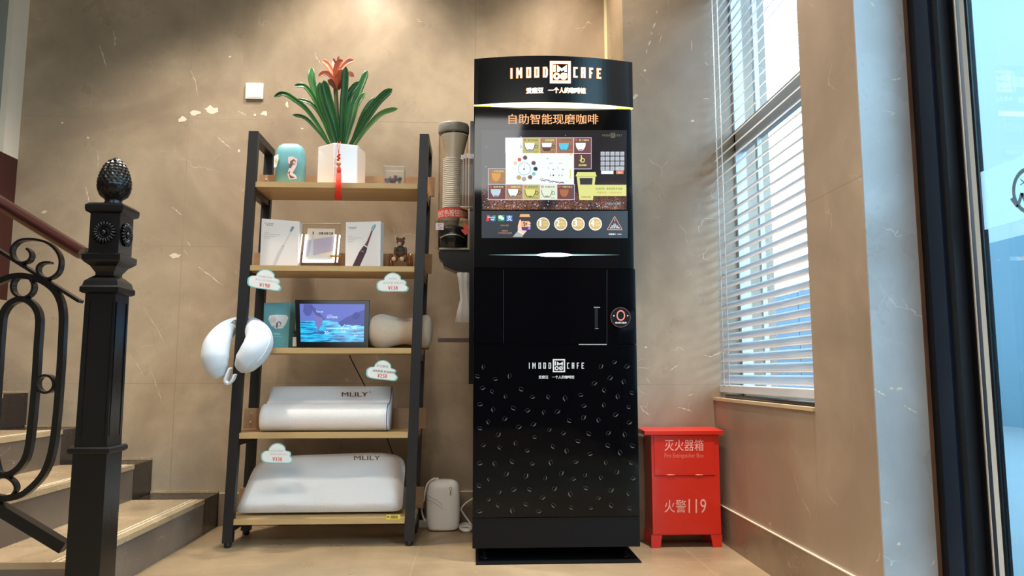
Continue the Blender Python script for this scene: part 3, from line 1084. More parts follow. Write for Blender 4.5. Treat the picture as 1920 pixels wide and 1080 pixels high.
m_leaf = bpy.data.materials.new('leaf_green')
m_leaf.use_nodes = True
_n, _l = m_leaf.node_tree.nodes, m_leaf.node_tree.links
_p = _n['Principled BSDF']
_p.inputs['Roughness'].default_value = 0.32
_tc = _n.new('ShaderNodeTexCoord')
_nz = _n.new('ShaderNodeTexNoise')
_nz.inputs['Scale'].default_value = 14
_l.new(_tc.outputs['Object'], _nz.inputs['Vector'])
_mx = _n.new('ShaderNodeMix')
_mx.data_type = 'RGBA'
_mx.inputs[6].default_value = (*s2l((14, 56, 26)), 1)
_mx.inputs[7].default_value = (*s2l((48, 112, 40)), 1)
_l.new(_nz.outputs['Fac'], _mx.inputs[0])
_l.new(_mx.outputs[2], _p.inputs['Base Color'])
m_leaf_l = mat('leaf_light', (82, 124, 54), 0.35, noise=0.2, nscale=14)
m_petal = mat('petal_orange', (226, 122, 84), 0.45, noise=0.12, nscale=25)
m_petal_d = mat('petal_dark', (150, 72, 48), 0.5)
m_stem = mat('plant_stem', (96, 96, 56), 0.5)


def leaf(pts, w, m, name='leaf', depth=0.0, taper=0.25, par=plant):
    """pts in zoomed picture coordinates from base to tip; w in the same units; depth bends the leaf towards (-) or away (+)"""
    n = len(pts)
    p3 = []
    for i, (x, y) in enumerate(pts):
        t = i / (n - 1)
        px, py = zz(x, y)
        p3.append(P(px, py, pc.y + depth * t ** 0.8))
    q = spline(p3, 7)
    N = len(q)
    W = w / 3.723 * 3.45 / F_PX
    vs, fs = [], []
    for i, c in enumerate(q):
        t = i / (N - 1)
        prof = (0.45 + 0.55 * min(1, t / 0.5)) * (1 if t < 0.86 else math.sqrt(max(0.0, 1 - ((t - 0.86) / 0.14) ** 2)) * (1 - taper) + taper * (1 - t) / 0.14)
        tn = (q[min(i + 1, N - 1)] - q[max(i - 1, 0)]).normalized()
        across = tn.cross(Vector((0, 1, 0)))
        across = (across.normalized() if across.length > 1e-4 else Vector((1, 0, 0)))
        nn = Vector((0, 1, 0))
        hwid = W / 2 * max(prof, 0.03)
        for u in (-1, -0.5, 0, 0.5, 1):
            vs.append(c + across * hwid * u - nn * hwid * 0.45 * (u * u))
    k = len(vs)
    vs += [v + Vector((0, 0.0012, 0)) for v in vs]
    for i in range(N - 1):
        for u in range(4):
            a = i * 5 + u
            fs.append((a, a + 1, a + 6, a + 5))
            fs.append((k + a, k + a + 5, k + a + 6, k + a + 1))
        fs.append((i * 5, i * 5 + 5, k + i * 5 + 5, k + i * 5))
        fs.append((i * 5 + 4, k + i * 5 + 4, k + i * 5 + 9, i * 5 + 9))
    MB().add(vs, fs, m, True).build(name, par)


LEAVES = [([(440, 675), (370, 555), (280, 430), (195, 362), (120, 320), (50, 342)], 36, m_leaf, 0.02),
          ([(470, 680), (400, 500), (330, 350), (265, 268), (190, 264)], 34, m_leaf, 0.05),
          ([(480, 680), (420, 500), (355, 340), (318, 230), (314, 138)], 52, m_leaf, 0.06),
          ([(490, 680), (440, 520), (385, 360), (368, 238)], 62, m_leaf, -0.02),
          ([(510, 680), (480, 520), (430, 350), (398, 226)], 60, m_leaf, -0.06),
          ([(525, 680), (530, 480), (545, 300), (552, 126)], 52, m_leaf, -0.05),
          ([(545, 680), (590, 470), (650, 290), (702, 156)], 54, m_leaf, 0.05),
          ([(540, 670), (548, 480), (580, 330), (650, 232)], 50, m_leaf, 0.0),
          ([(585, 680), (680, 520), (775, 380), (878, 284)], 60, m_leaf, -0.03),
          ([(615, 680), (700, 560), (800, 460), (916, 422)], 38, m_leaf_l, 0.0),
          ([(550, 680), (590, 540), (630, 400), (688, 308)], 40, m_leaf_l, 0.03),
          ([(585, 680), (640, 540), (690, 430), (755, 342)], 30, m_leaf, 0.06),
          ([(435, 680), (350, 570), (270, 490), (180, 466)], 26, m_leaf, -0.02),
          ([(460, 680), (385, 490), (310, 390), (215, 356)], 26, m_leaf, 0.06)]
for pts, w_, mm, dp in LEAVES:
    leaf(pts, w_, mm, depth=dp)
MB().tube([P(*zz(505, 670), pc.y), P(*zz(492, 450), pc.y + 0.01), P(*zz(482, 300), pc.y + 0.02), P(*zz(485, 250), pc.y + 0.02)], [0.010, 0.009, 0.011, 0.013], m_stem, 10).build('stem', plant)
for pts, w_, mm, dp in [([(485, 280), (470, 200), (430, 120), (385, 85)], 40, m_petal, 0.04), ([(490, 280), (500, 180), (560, 105), (612, 84)], 40, m_petal, 0.04),
                        ([(480, 270), (450, 200), (410, 175), (360, 200)], 36, m_petal, -0.02), ([(500, 270), (540, 200), (575, 180), (612, 200)], 36, m_petal, 0.06),
                        ([(490, 280), (480, 180), (500, 110), (535, 88)], 40, m_petal, -0.03), ([(490, 270), (480, 200), (475, 130), (462, 90)], 36, m_petal, 0.05),
                        ([(490, 270), (500, 220), (520, 190), (530, 150)], 60, m_petal, -0.04), ([(486, 150), (490, 120), (480, 100), (463, 70)], 14, m_petal_d, -0.01),
                        ([(490, 160), (492, 120), (498, 90), (504, 56)], 18, m_petal_d, 0.0), ([(480, 290), (465, 260), (450, 240), (445, 215)], 40, m_petal_d, -0.03),
                        ([(500, 290), (515, 265), (525, 250), (535, 230)], 40, m_petal_d, -0.03)]:
    leaf(pts, w_, mm, 'petal', dp, 0.7)

m_red = mat('tassel_red', (232, 52, 20), 0.7, noise=0.15, nscale=200)
m_jade = mat('tassel_bead', (226, 140, 90), 0.25)
TY = 3.328
tp = P(635, 340, TY)
tas = empty('tassel', tp)
tag(tas, 'red silk tassel with an amber bead hanging down the front of the white pot', 'tassel')
t1 = MB()
for x0 in (632.5, 638.5):
    t1.tube([P(x0, 266, pc.y - 0.099), P(x0 * 0.6 + 635 * 0.4, 273, pc.y - PR - 0.006), P(635, 288, TY)], 0.0012, m_red, 6)
t1.build('cord', tas)
t1 = MB()
for k in range(4):
    t1.ball(P(635 + (-1) ** k * 1.0, 290 + k * 3.2, TY), (0.0065, 0.006, 0.006), m_red, 12, 8)
t1.build('knot', tas)
MB().ball(P(635, 307, TY), (0.011, 0.010, 0.010), m_jade, 16, 10).build('bead', tas)
t1 = MB()
top, bot = P(635, 312, TY), P(634, 373, TY)
t1.lathe([(0.005, top.z - bot.z), (0.009, (top.z - bot.z) * 0.94), (0.010, (top.z - bot.z) * 0.85), (0.0085, (top.z - bot.z) * 0.8), (0.012, (top.z - bot.z) * 0.4), (0.015, 0.0)], (bot.x, TY, bot.z), m_red, 20)
for k in range(20):
    a = 2 * PI * k / 20
    e = Vector((math.cos(a), math.sin(a), 0))
    t1.tube([Vector((bot.x, TY, bot.z)) + e * 0.0088 + Vector((0, 0, (top.z - bot.z) * 0.78)), Vector((bot.x, TY, bot.z - 0.002)) + e * 0.0148], 0.0018, m_red, 5)
t1.build('fringe', tas)

m_clear = glassy('clear_acrylic', (250, 251, 249), 0.006)
gx0, gx1 = P(719, 343, 3.40).x, P(758, 343, 3.40).x
gz = P(740, 312, 3.40).z
gb = empty('glass_cube', ((gx0 + gx1) / 2, 3.44, Z1))
tag(gb, 'small open clear glass cube holding coloured stones at the right of the top shelf', 'glass cube')
q = MB()
gy0, gy1, tk = 3.395, 3.48, 0.003
q.box((gx0, gy0, Z1 + .001), (gx1, gy0 + tk, gz), m_clear).box((gx0, gy1 - tk, Z1 + .001), (gx1, gy1, gz), m_clear)
q.box((gx0, gy0 + tk, Z1 + .001), (gx0 + tk, gy1 - tk, gz), m_clear).box((gx1 - tk, gy0 + tk, Z1 + .001), (gx1, gy1 - tk, gz), m_clear)
q.box((gx0 + tk, gy0 + tk, Z1 + .001), (gx1 - tk, gy1 - tk, Z1 + .004), m_clear)
q.build('cube_walls', gb)
m_rim = mat('glass_rim', (214, 214, 200), 0.15)
q = MB()
rc = [(gx0, gy0), (gx1, gy0), (gx1, gy1), (gx0, gy1)]
q.tube([(x, y, gz) for x, y in rc], 0.0012, m_rim, 6, closed=True)
q.build('polished_rim', gb)
GEM = [('dark purple', (70, 20, 44), 726, 338, .0150), ('dark red', (84, 16, 28), 734, 339, .0145), ('pale green', (120, 140, 112), 731, 333, .0115), ('violet', (62, 34, 58), 739.5, 338, .0145), ('teal', (20, 64, 64), 748, 336, .0165), ('ruby red', (116, 20, 38), 742, 332, .0115)]
for i, (nm, col, x, y, r) in enumerate(GEM):
    bm = bmesh.new()
    bmesh.ops.create_icosphere(bm, subdivisions=1, radius=r)
    for v in bm.verts:
        v.co = v.co * random.uniform(0.75, 1.1)
    c = P(x, y, 3.425 + 0.008 * (i % 3))
    c.z = max(c.z, Z1 + 0.004 + r * 0.9)
    for v in bm.verts:
        v.co += c
        v.co.z = max(v.co.z, Z1 + 0.0045)
    o = MB().bm(bm, mat('stone_' + nm.replace(' ', '_'), col, 0.15)).build('gemstone', root=(c.x, c.y, Z1 + 0.004))
    tag(o, nm + ' rough stone lying in the clear glass cube', 'stone', 'coloured stones in the glass cube')

for i in range(6):
    r = 0.0115
    bm = bmesh.new()
    bmesh.ops.create_icosphere(bm, subdivisions=1, radius=r)
    c = Vector((gx0 + 0.017 + (i % 3) * 0.0285, 3.413 + (i // 3) * 0.029, Z1 + 0.0045 + r * 0.85))
    for v in bm.verts:
        v.co = v.co * random.uniform(0.8, 1.05) + c
        v.co.z = max(v.co.z, Z1 + 0.0045)
    o = MB().bm(bm, MATS[('stone_dark_purple', 'stone_teal', 'stone_dark_red')[i % 3]]).build('gemstone', root=(c.x, c.y, Z1 + 0.004))
    tag(o, 'dark rough stone in the bottom layer of the clear glass cube', 'stone', 'stones in the bottom layer of the cube')
# ---- second tier
m_boxw = mat('white_carton', (236, 224, 216), 0.45, noise=0.03, nscale=20)
m_boxs = mat('white_carton_side', (206, 194, 186), 0.5)
m_ink = mat('grey_ink', (150, 142, 138), 0.6)
m_ink_d = mat('dark_ink', (64, 56, 56), 0.6)
m_ink_l = mat('pale_ink', (200, 190, 184), 0.6)
m_brush_w = mat('brush_print_pale', (206, 202, 200), 0.5)
m_brush_t = mat('brush_print_teal', (116, 158, 160), 0.5)
m_brush_d = mat('brush_print_dark', (66, 38, 46), 0.4)
m_brush_r = mat('brush_print_red', (116, 52, 50), 0.4)


def carton(Yf, corners, dep, label, prints, Z):
    tl, tr, br, bl = [P(x, y, Yf) for x, y in corners]
    lowest = min(br.z, bl.z)
    for q_ in (br, bl):
        q_.z = Z + 0.0005
    o = empty('toothbrush_carton', ((bl.x + br.x) / 2, Yf, Z))
    tag(o, label, 'box', 'toothbrush cartons on the shelf')
    MB().hexa((tl, tr, br, bl), m_boxw, dep).build('carton_body', o, bevel=0.0015)
    s = Sheet(on_quad(tl, tr, br, bl))
    prints(s)
    s.mb.build('front_print', o)
    return o


def pale_brush(s):
    s.poly([(0.80, 0.13), (0.845, 0.115), (0.875, 0.15), (0.80, 0.25), (0.75, 0.23)], m_brush_t, 1)
    s.line([(0.78, 0.25), (0.66, 0.45), (0.60, 0.56)], 0.022, m_brush_w, 1)
    s.poly([(0.57, 0.55), (0.62, 0.57), (0.50, 0.78), (0.41, 0.995), (0.33, 0.995), (0.45, 0.72)], m_brush_w, 1)
    s.line([(0.57, 0.555), (0.62, 0.57)], 0.014, m_ink, 2)
    s.rect(0.07, 0.09, 0.33, 0.10, m_ink, 1)
    for k in range(3):
        s.rect(0.14 + k * 0.06, 0.115, 0.18 + k * 0.06, 0.14, m_ink, 1)
    for k, w_ in enumerate((0.12, 0.42, 0.30, 0.16)):
        s.rect(0.08, 0.28 + k * 0.04, 0.08 + w_, 0.293 + k * 0.04, m_ink_l, 1)


def dark_brush(s):
    s.poly([(0.80, 0.07), (0.85, 0.065), (0.86, 0.11), (0.79, 0.21), (0.73, 0.18), (0.74, 0.13)], m_brush_t, 1)
    s.poly([(0.80, 0.09), (0.83, 0.09), (0.77, 0.19), (0.755, 0.17)], mat('brush_print_light', (176, 206, 204), 0.5), 2)
    s.poly([(0.74, 0.19), (0.775, 0.21), (0.70, 0.38), (0.63, 0.55), (0.55, 0.51), (0.62, 0.42)], m_brush_r, 1)
    s.poly([(0.52, 0.53), (0.625, 0.575), (0.60, 0.66), (0.41, 0.995), (0.20, 0.995), (0.40, 0.66)], m_brush_d, 1)
    s.line([(0.53, 0.525), (0.635, 0.56)], 0.016, m_boxw, 2)
    s.line([(0.45, 0.64), (0.53, 0.665)], 0.02, m_ink, 2)
    s.rect(0.07, 0.115, 0.32, 0.127, m_ink, 1)
    for k in range(3):
        s.rect(0.12 + k * 0.06, 0.14, 0.16 + k * 0.06, 0.16, m_ink, 1)
    for k, w_ in enumerate((0.10, 0.40, 0.22, 0.14)):
        s.rect(0.07, 0.31 + k * 0.04, 0.07 + w_, 0.323 + k * 0.04, m_ink_l, 1)


carton(3.385, [(490.5, 409.5), (561.5, 415), (558, 493), (487, 493)], (0.004, 0.05, 0), 'white carton printed with a pale toothbrush beside the left shelf post', pale_brush, Z2)
carton(3.385, [(648.5, 416.5), (714, 415), (713, 493), (647, 493)], (0.008, 0.055, 0), 'white carton printed with a dark red toothbrush, right of the lit frame', dark_brush, Z2)

m_led = glow('led_white', (250, 250, 255), 2.2, (230, 230, 230))
m_acr = glassy('acrylic_block', (250, 249, 247), 0.006)
m_brasst = mat('brass', (190, 140, 50), 0.25, metal=0.9)
YD = 3.40
lf = empty('light_frame', (P(600, 493, YD).x, YD, Z2))
tag(lf, 'clear acrylic display frame with glowing white edges between the two toothbrush cartons', 'display frame')
tl, tr, br, bl = P(568, 419, YD), P(638, 419, YD), P(636, 493, YD), P(563, 493, YD)
bl.z = br.z = Z2 + 0.0005
MB().hexa((tl, tr, br, bl), m_acr, (0, 0.03, 0)).build('acrylic_block', lf)
MB().tube([tl, tr], 0.002, m_rim, 6).build('top_edge', lf)
q4 = [P(577, 428, YD - .004), P(628, 429, YD - .004), P(625, 491, YD - .004), P(570, 491, YD - .004)]
s = Sheet(on_quad(*q4))
m_pp = mat('poster_cream', (230, 208, 186), 0.5)
m_pl = mat('poster_lilac', (188, 172, 186), 0.5)
MB().hexa(q4, m_pp, (0, 0.002, 0)).build('poster', lf)
s.poly([(0, .37), (1, .22), (1, .66), (.2, .82), (0, .86)], m_pl, 1)
s.rect(.2, .10, .24, .18, m_ink_d, 2)
s.poly([(.19, .2), (.24, .2), (.28, .5), (.30, .9), (.12, .9), (.17, .5)], m_brush_w, 2)
for k in range(6):
    s.ring(.46 + k * .09, .145, .028, .018, m_ink_d, 2, 12, ky=1.0) if k % 2 == 0 else s.rect(.43 + k * .09, .11, .48 + k * .09, .18, m_ink_d, 2)
for k in range(5):
    s.rect(.34 + k * .12, .80, .42 + k * .12, .93, m_brush_w, 2)
s.mb.build('poster_print', lf)
s = Sheet(lambda x, y, l: P(x, y, YD - 0.006) + Vector((0, -0.0006 * l, 0)))
led = MB()
for pts, w_ in (([(574.5, 440), (568.5, 491)], 4.0), ([(567, 490.5), (626, 490.5)], 4.5), ([(629.3, 440), (625, 492)], 3.6), ([(566.5, 439), (560, 493)], 1.8), ([(637, 441), (632, 492)], 3.0)):
    p_, q_ = P(*pts[0], YD - .008), P(*pts[1], YD - .008)
    p_.z, q_.z = max(p_.z, Z2 + 0.004), max(q_.z, Z2 + 0.004)
    led.tube([p_, q_], w_ * 0.5 * YD / F_PX, m_led, 8)
led.build('light_edge', lf)
MB().box(P(619, 478.5, YD - .02), P(641, 482.5, YD - 0.008), m_brasst, 0.001).build('brass_clip', lf)

m_bear = mat('bear_brown', (96, 62, 40), 0.75, noise=0.2, nscale=120, bump=0.4, bscale=400)
m_bear_l = mat('bear_tan', (190, 148, 112), 0.7)
m_bear_v = mat('bear_vest', (44, 40, 36), 0.6)
bp = P(751, 493, 3.42)
bear = empty('bear_figurine', (bp.x, 3.42, Z2))
tag(bear, 'small brown bear figurine in a dark vest sitting at the right of the second shelf', 'figurine')
PXM = 3.42 / F_PX


def bl_(mb, x, y, rx, ry, rz, m, dy=0.0):
    c = P(x, y, 3.42) + Vector((0, dy, 0))
    c.z = max(c.z, Z2 + rz * PXM + 0.0005)
    mb.ball(c, (rx * PXM, ry * PXM, rz * PXM), m, 18, 12)


q = MB()
bl_(q, 751, 472, 9.5, 8, 12, m_bear)
bl_(q, 751, 454, 8, 7, 7.5, m_bear)
bl_(q, 742, 486, 5, 9, 6, m_bear, -0.02)
bl_(q, 760, 486, 5, 9, 6, m_bear, -0.02)
bl_(q, 741.5, 472, 3.2, 3.5, 9, m_bear, -0.004)
bl_(q, 760.5, 472, 3.2, 3.5, 9, m_bear, -0.004)
q.build('bear_body', bear)
for x in (745, 757):
    q = MB()
    bl_(q, x, 447.5, 3, 2, 3, m_bear)
    q.build('ear', bear)
q = MB()
bl_(q, 749.5, 458.5, 4.2, 3, 3.8, m_bear_l, -0.016)
q.build('muzzle', bear)
q = MB()
for x in (740, 755):
    bl_(q, x, 488, 4, 1.5, 4, m_bear_l, -0.042)
q.build('sole', bear)
q = MB()
bl_(q, 751, 470, 10.2, 8.6, 9, m_bear_v, 0.0005)
q.build('vest', bear)
m_amber = mat('amber_glass', (134, 84, 48), 0.15, coat=0.6)
for i, (x, w_, lab) in enumerate(((733, 5, 'small amber glass jar left of the bear figurine'), (768, 6, 'small amber glass jar right of the bear figurine'))):
    p_ = P(x, 493, 3.50)
    r_ = w_ * 3.5 / F_PX
    hh = P(x, 476, 3.50).z - Z2
    o = MB().lathe([(r_ * .9, 0.0005), (r_, 0.004), (r_, hh * .8), (r_ * .8, hh * .86), (r_ * .8, hh)], (p_.x, 3.50, Z2), m_amber, 20).build('amber_jar', root=(p_.x, 3.50, Z2))
    tag(o, lab, 'jar', 'amber jars beside the bear')

# ---- third tier
Yt = 3.49
q4 = [P(495, 568, Yt), P(545, 567, Yt), P(540, 653, Yt), P(493, 653, Yt)]
for k in (2, 3):
    q4[k].z = Z3 + 0.0005
tb = empty('teal_carton', (q4[3].x + .05, Yt, Z3))
tag(tb, 'teal upright carton with a pink and white picture left of the tablet', 'box')
MB().hexa(q4, m_teal, (0.016, 0.05, 0)).build('carton_body', tb, bevel=0.001)
s = Sheet(on_quad(*q4))
s.poly([(.22, .28), (.50, .26), (.86, .27), (.95, .33), (.86, .47), (.74, .56), (.48, .57), (.30, .50), (.18, .36)], m_white, 1)
s.ell(.36, .37, .13, .07, m_pink, 2)
s.ring(.60, .46, .07, .03, m_maroon, 3, 16, PI, 2 * PI + .6, ky=.55)
s.poly([(.36, .50), (.72, .49), (.70, .53), (.40, .54)], m_pink, 3)
s.rect(.50, .44, .55, .55, m_maroon, 3)
s.rect(.40, .66, .66, .70, mat('teal_light', (150, 204, 204), 0.5), 1)
s.rect(.34, .73, .72, .745, mat('teal_light', (150, 204, 204), 0.5), 1)
s.mb.build('front_print', tb)

Yp = 3.40
m_bez = mat('tablet_bezel', (8, 8, 10), 0.12, spec=0.25)
corn = [P(553, 562, Yp + .03), P(693, 563, Yp + .03), P(690, 650, Yp), P(556, 650, Yp)]
corn[2].z = corn[3].z = Z3 + 0.0005
tbl = empty('tablet', (P(622, 650, Yp).x, Yp, Z3))
tag(tbl, 'black tablet showing a blue seascape, standing in the middle of the third shelf', 'tablet')
MB().hexa(corn, m_bez, (0, 0.012, 0)).build('casing', tbl, bevel=0.002)
fq = on_quad(*corn)


def tabxy(x, y, l):
    u = (x - 554.5) / (691.5 - 554.5)
    v = (y - 562.5) / (650 - 562.5)
    return fq(u, v, l)


m_sea = bpy.data.materials.new('screen_sea')
m_sea.use_nodes = True
_n, _l = m_sea.node_tree.nodes, m_sea.node_tree.links
_p = _n['Principled BSDF']
_p.inputs['Base Color'].default_value = (0.01, 0.01, 0.02, 1)
_p.inputs['Roughness'].default_value = 0.1
_tc = _n.new('ShaderNodeTexCoord')
_mp = _n.new('ShaderNodeMapping')
_mp.inputs['Scale'].default_value = (10, 10, 75)
_l.new(_tc.outputs['Object'], _mp.inputs['Vector'])
_w = _n.new('ShaderNodeTexNoise')
_w.inputs['Scale'].default_value = 1.6
_w.inputs['Detail'].default_value = 6
_w.inputs['Distortion'].default_value = 0.5
_l.new(_mp.outputs['Vector'], _w.inputs['Vector'])
_r = _n.new('ShaderNodeValToRGB')
_r.color_ramp.elements[0].position = 0.36
_r.color_ramp.elements[0].color = (*s2l((8, 70, 130)), 1)
_r.color_ramp.elements[1].position = 0.62
_r.color_ramp.elements[1].color = (*s2l((40, 190, 240)), 1)
_l.new(_w.outputs['Fac'], _r.inputs[0])
_l.new(_r.outputs[0], _p.inputs['Emission Color'])
_p.inputs['Emission Strength'].default_value = 1.1
s = Sheet(tabxy)
m_sky1 = glow('screen_sky', (96, 112, 200), 0.8)
m_sky2 = glow('screen_rock', (66, 78, 158), 0.8)
m_scr_w = glow('screen_white', (210, 235, 255), 1.0)
s.rect(563, 570, 683, 602, m_sky1, 1)
s.rect(563, 600, 683, 639, m_sea, 2)
s.poly([(563, 570), (683, 571), (683, 606), (660, 610), (640, 604), (615, 600), (563, 601)], m_sky1, 3)
s.poly([(571, 571), (585, 571), (586, 585), (581, 592), (574, 592), (569, 584)], m_sky2, 4)
s.poly([(586, 572), (610, 598), (600, 601), (582, 576)], m_sky2, 4)
s.poly([(590, 590), (606, 596), (604, 608), (597, 617), (591, 608)], glow('screen_lilac', (120, 116, 190), 0.75), 5)
s.poly([(634, 604), (650, 594), (683, 580), (683, 610), (655, 607), (640, 611)], m_sky2, 5)
s.poly([(660, 590), (668, 584), (676, 590), (670, 598), (662, 597)], glow('screen_deep', (48, 66, 150), 0.8), 6)
s.poly([(592, 621), (603, 621), (600, 624), (594, 624)], m_sky2, 6)
s.line([(597, 616), (597, 621)], 1.2, m_sky2, 6)
s.line([(612, 615.5), (656, 615)], 0.8, m_scr_w, 6)
s.line([(641, 615), (647, 607)], 0.8, m_scr_w, 6)
s.line([(641, 616), (641, 622)], 0.8, m_scr_w, 6)
s.text('You cat', 593, 582, 606, 586, m_scr_w, 7)
s.text('大海上', 614, 589.5, 624, 592, m_scr_w, 7)
s.text('海水平面深度', 613, 592.5, 633, 596.5, m_scr_w, 7)
s.text('500', 659, 610.5, 669, 616, m_scr_w, 7, 0.02)
s.text('20', 608, 620, 616, 625.5, m_scr_w, 7, 0.01)
s.text('10', 643, 618.5, 648, 623, m_scr_w, 7, 0.01)
s.text('深水', 664, 626, 672, 629, m_scr_w, 7, 0.02)
s.text('ocean', 646, 613, 656, 615, m_scr_w, 7)
s.mb.build('screen', tbl)
MB().box(P(549, 622, 3.455), P(557, 624.5, 3.50), m_bez).box(P(549, 632, 3.455), P(556, 649.5, 3.457), m_white).build('stand', tbl)

m_plush = mat('cream_plush', (226, 200, 172), 0.95, noise=0.06, nscale=60, bump=1.0, bscale=500, sheen=0.8)
yb = 3.475
cx = [(691, .30), (693, .62), (700, .88), (712, 1.0), (724, .98), (738, .84), (755, .72), (770, .74), (784, .88), (796, .98), (804, .95), (809, .72), (811, .35)]
bn = MB()
rings = []
zt = P(715, 588, yb).z
zmid = (zt + Z3) / 2
R_ = (zt - Z3) / 2
for x, k in cx:
    p_ = P(x, 620, yb)
    wave = 1
    rings.append([Vector((p_.x, yb + R_ * k * 0.95 * math.cos(2 * PI * i / 24), Z3 + 0.001 + R_ * (1 - 0.02) + R_ * k * math.sin(2 * PI * i / 24))) for i in range(24)])
loft(bn, rings, m_plush)
o = bn.build('bone_pillow', root=(P(752, 620, yb).x, yb, Z3), sub=1)
tag(o, 'fluffy cream bone shaped pillow poking out behind the right shelf post', 'pillow')

# neck pillow round the left front post
m_neck = mat('neck_pillow_white', (196, 203, 210), 0.85, noise=0.05, nscale=14, bump=0.12, bscale=60, sheen=0.2)
path = [(414, 708, 3.270, .020), (407, 693, 3.268, .046), (403, 672, 3.272, .058), (406, 648, 3.300, .057), (418, 626, 3.355, .046), (434, 612, 3.415, .036), (452, 609, 3.440, .036),
        (470, 612, 3.415, .044), (484, 626, 3.345, .054), (485, 644, 3.285, .062), (474, 664, 3.255, .060), (459, 681, 3.250, .050), (446, 692, 3.252, .022)]
pts = spline([P(x, y, Y) for x, y, Y, r in path], 5)
rs = lerps([r for *_, r in path], 5)
nk = empty('neck_pillow', (P(445, 660, 3.3).x, 3.33, P(445, 660, 3.3).z))
tag(nk, 'white U shaped neck pillow hung round the left front post of the shelf', 'pillow')
MB().tube(pts, rs, m_neck, 20).build('cushion', nk, sub=1)
m_pipe = mat('piping_grey', (186, 194, 202), 0.8)
seam = spline([P(x, y, Y) for x, y, Y in ((492, 608, 3.345), (505, 620, 3.295), (507, 637, 3.262), (496, 662, 3.222), (478, 682, 3.205), (455, 697, 3.215))], 6)
MB().tube(seam, 0.0022, m_pipe, 6).build('piping', nk)
lp = spline([P(x, y, Y) for x, y, Y in ((432, 690, 3.262), (426, 704, 3.255), (423, 714, 3.25), (429, 719, 3.248), (437, 712, 3.246), (441, 702, 3.25))], 5)
MB().tube(lp, 0, m_neck, flat=(0.018, 0.009, (0.3, 1, 0.2))).build('strap_loop', nk)
lp = spline([P(x, y, Y) for x, y, Y in ((428, 618, 3.36), (432, 606, 3.37), (440, 600, 3.385), (443, 605, 3.40))], 5)
MB().tube(lp, 0.004, m_neck, 8).build('hang_loop', nk)

# ---- fourth tier: rolled contour pillow; fifth tier: big pillow
m_pillow = mat('white_pillow_knit', (238, 229, 223), 0.85, noise=0.03, nscale=8, bump=0.35, bscale=220, sheen=0.3)
m_pillow_s = mat('pillow_edge_blue', (90, 96, 140), 0.8)
m_gold = mat('gold_print', (112, 86, 40), 0.5)
xl, xr = P(484, 800, 3.375).x, P(728, 800, 3.375).x
cp = empty('contour_pillow', ((xl + xr) / 2, 3.45, Z4))
tag(cp, 'white contour pillow with a thick front roll on the fourth shelf', 'pillow')
prof = []
rc_, rz_ = 3.420, Z4 + 0.0615
for k in range(15):
    a = math.radians(-85 - k * 13.0)
    prof.append((rc_ + 0.060 * math.cos(a), rz_ + 0.060 * math.sin(a)))
prof += [(3.440, Z4 + 0.121), (3.468, Z4 + 0.121), (3.496, Z4 + 0.136), (3.522, Z4 + 0.160), (3.545, Z4 + 0.183), (3.562, Z4 + 0.196), (3.575, Z4 + 0.194), (3.578, Z4 + 0.178), (3.570, Z4 + 0.14), (3.555, Z4 + 0.09), (3.53, Z4 + 0.04), (3.50, Z4 + 0.006), (3.45, Z4 + 0.0015)]
cyc, czc = 3.47, Z4 + 0.08
rings = []
for t, k in ((0, .80), (.006, .92), (.02, .99), (.06, 1), (.5, 1.0), (.94, 1), (.98, .99), (.994, .95), (1, .9)):
    rings.append([Vector((xl + (xr - xl) * t, cyc + (y - cyc) * k, Z4 + 0.001 + (z - Z4) * k)) for y, z in prof])
loft(MB(), rings, m_pillow).build('cushion', cp)
MB().tube([Vector((xl + (xr - xl) * .988, cyc + (y - cyc) * .985, Z4 + 0.001 + (z - Z4) * .985)) for y, z in prof], 0.0018, m_pillow_s, 6, closed=True).build('piping', cp)

def slope_pt(x, y, l):
    # the slope between the roll and the back ridge: from (3.496, +.136) to (3.545, +.183)
    d_ = ray(x, y)
    n_ = Vector((0, -0.047, 0.049)).normalized()
    a_ = Vector((0, 3.496, Z4 + 0.137))
    t_ = (a_ - CC).dot(n_) / d_.dot(n_)
    return CC + d_ * t_ + n_ * 0.0025


s = Sheet(slope_pt)
s.text('MLILY', 641, 736, 690, 744, m_gold, 1, 0.008)
s.text('R', 693, 734.5, 696, 737.5, m_gold, 1)
s.mb.build('lettering', cp)


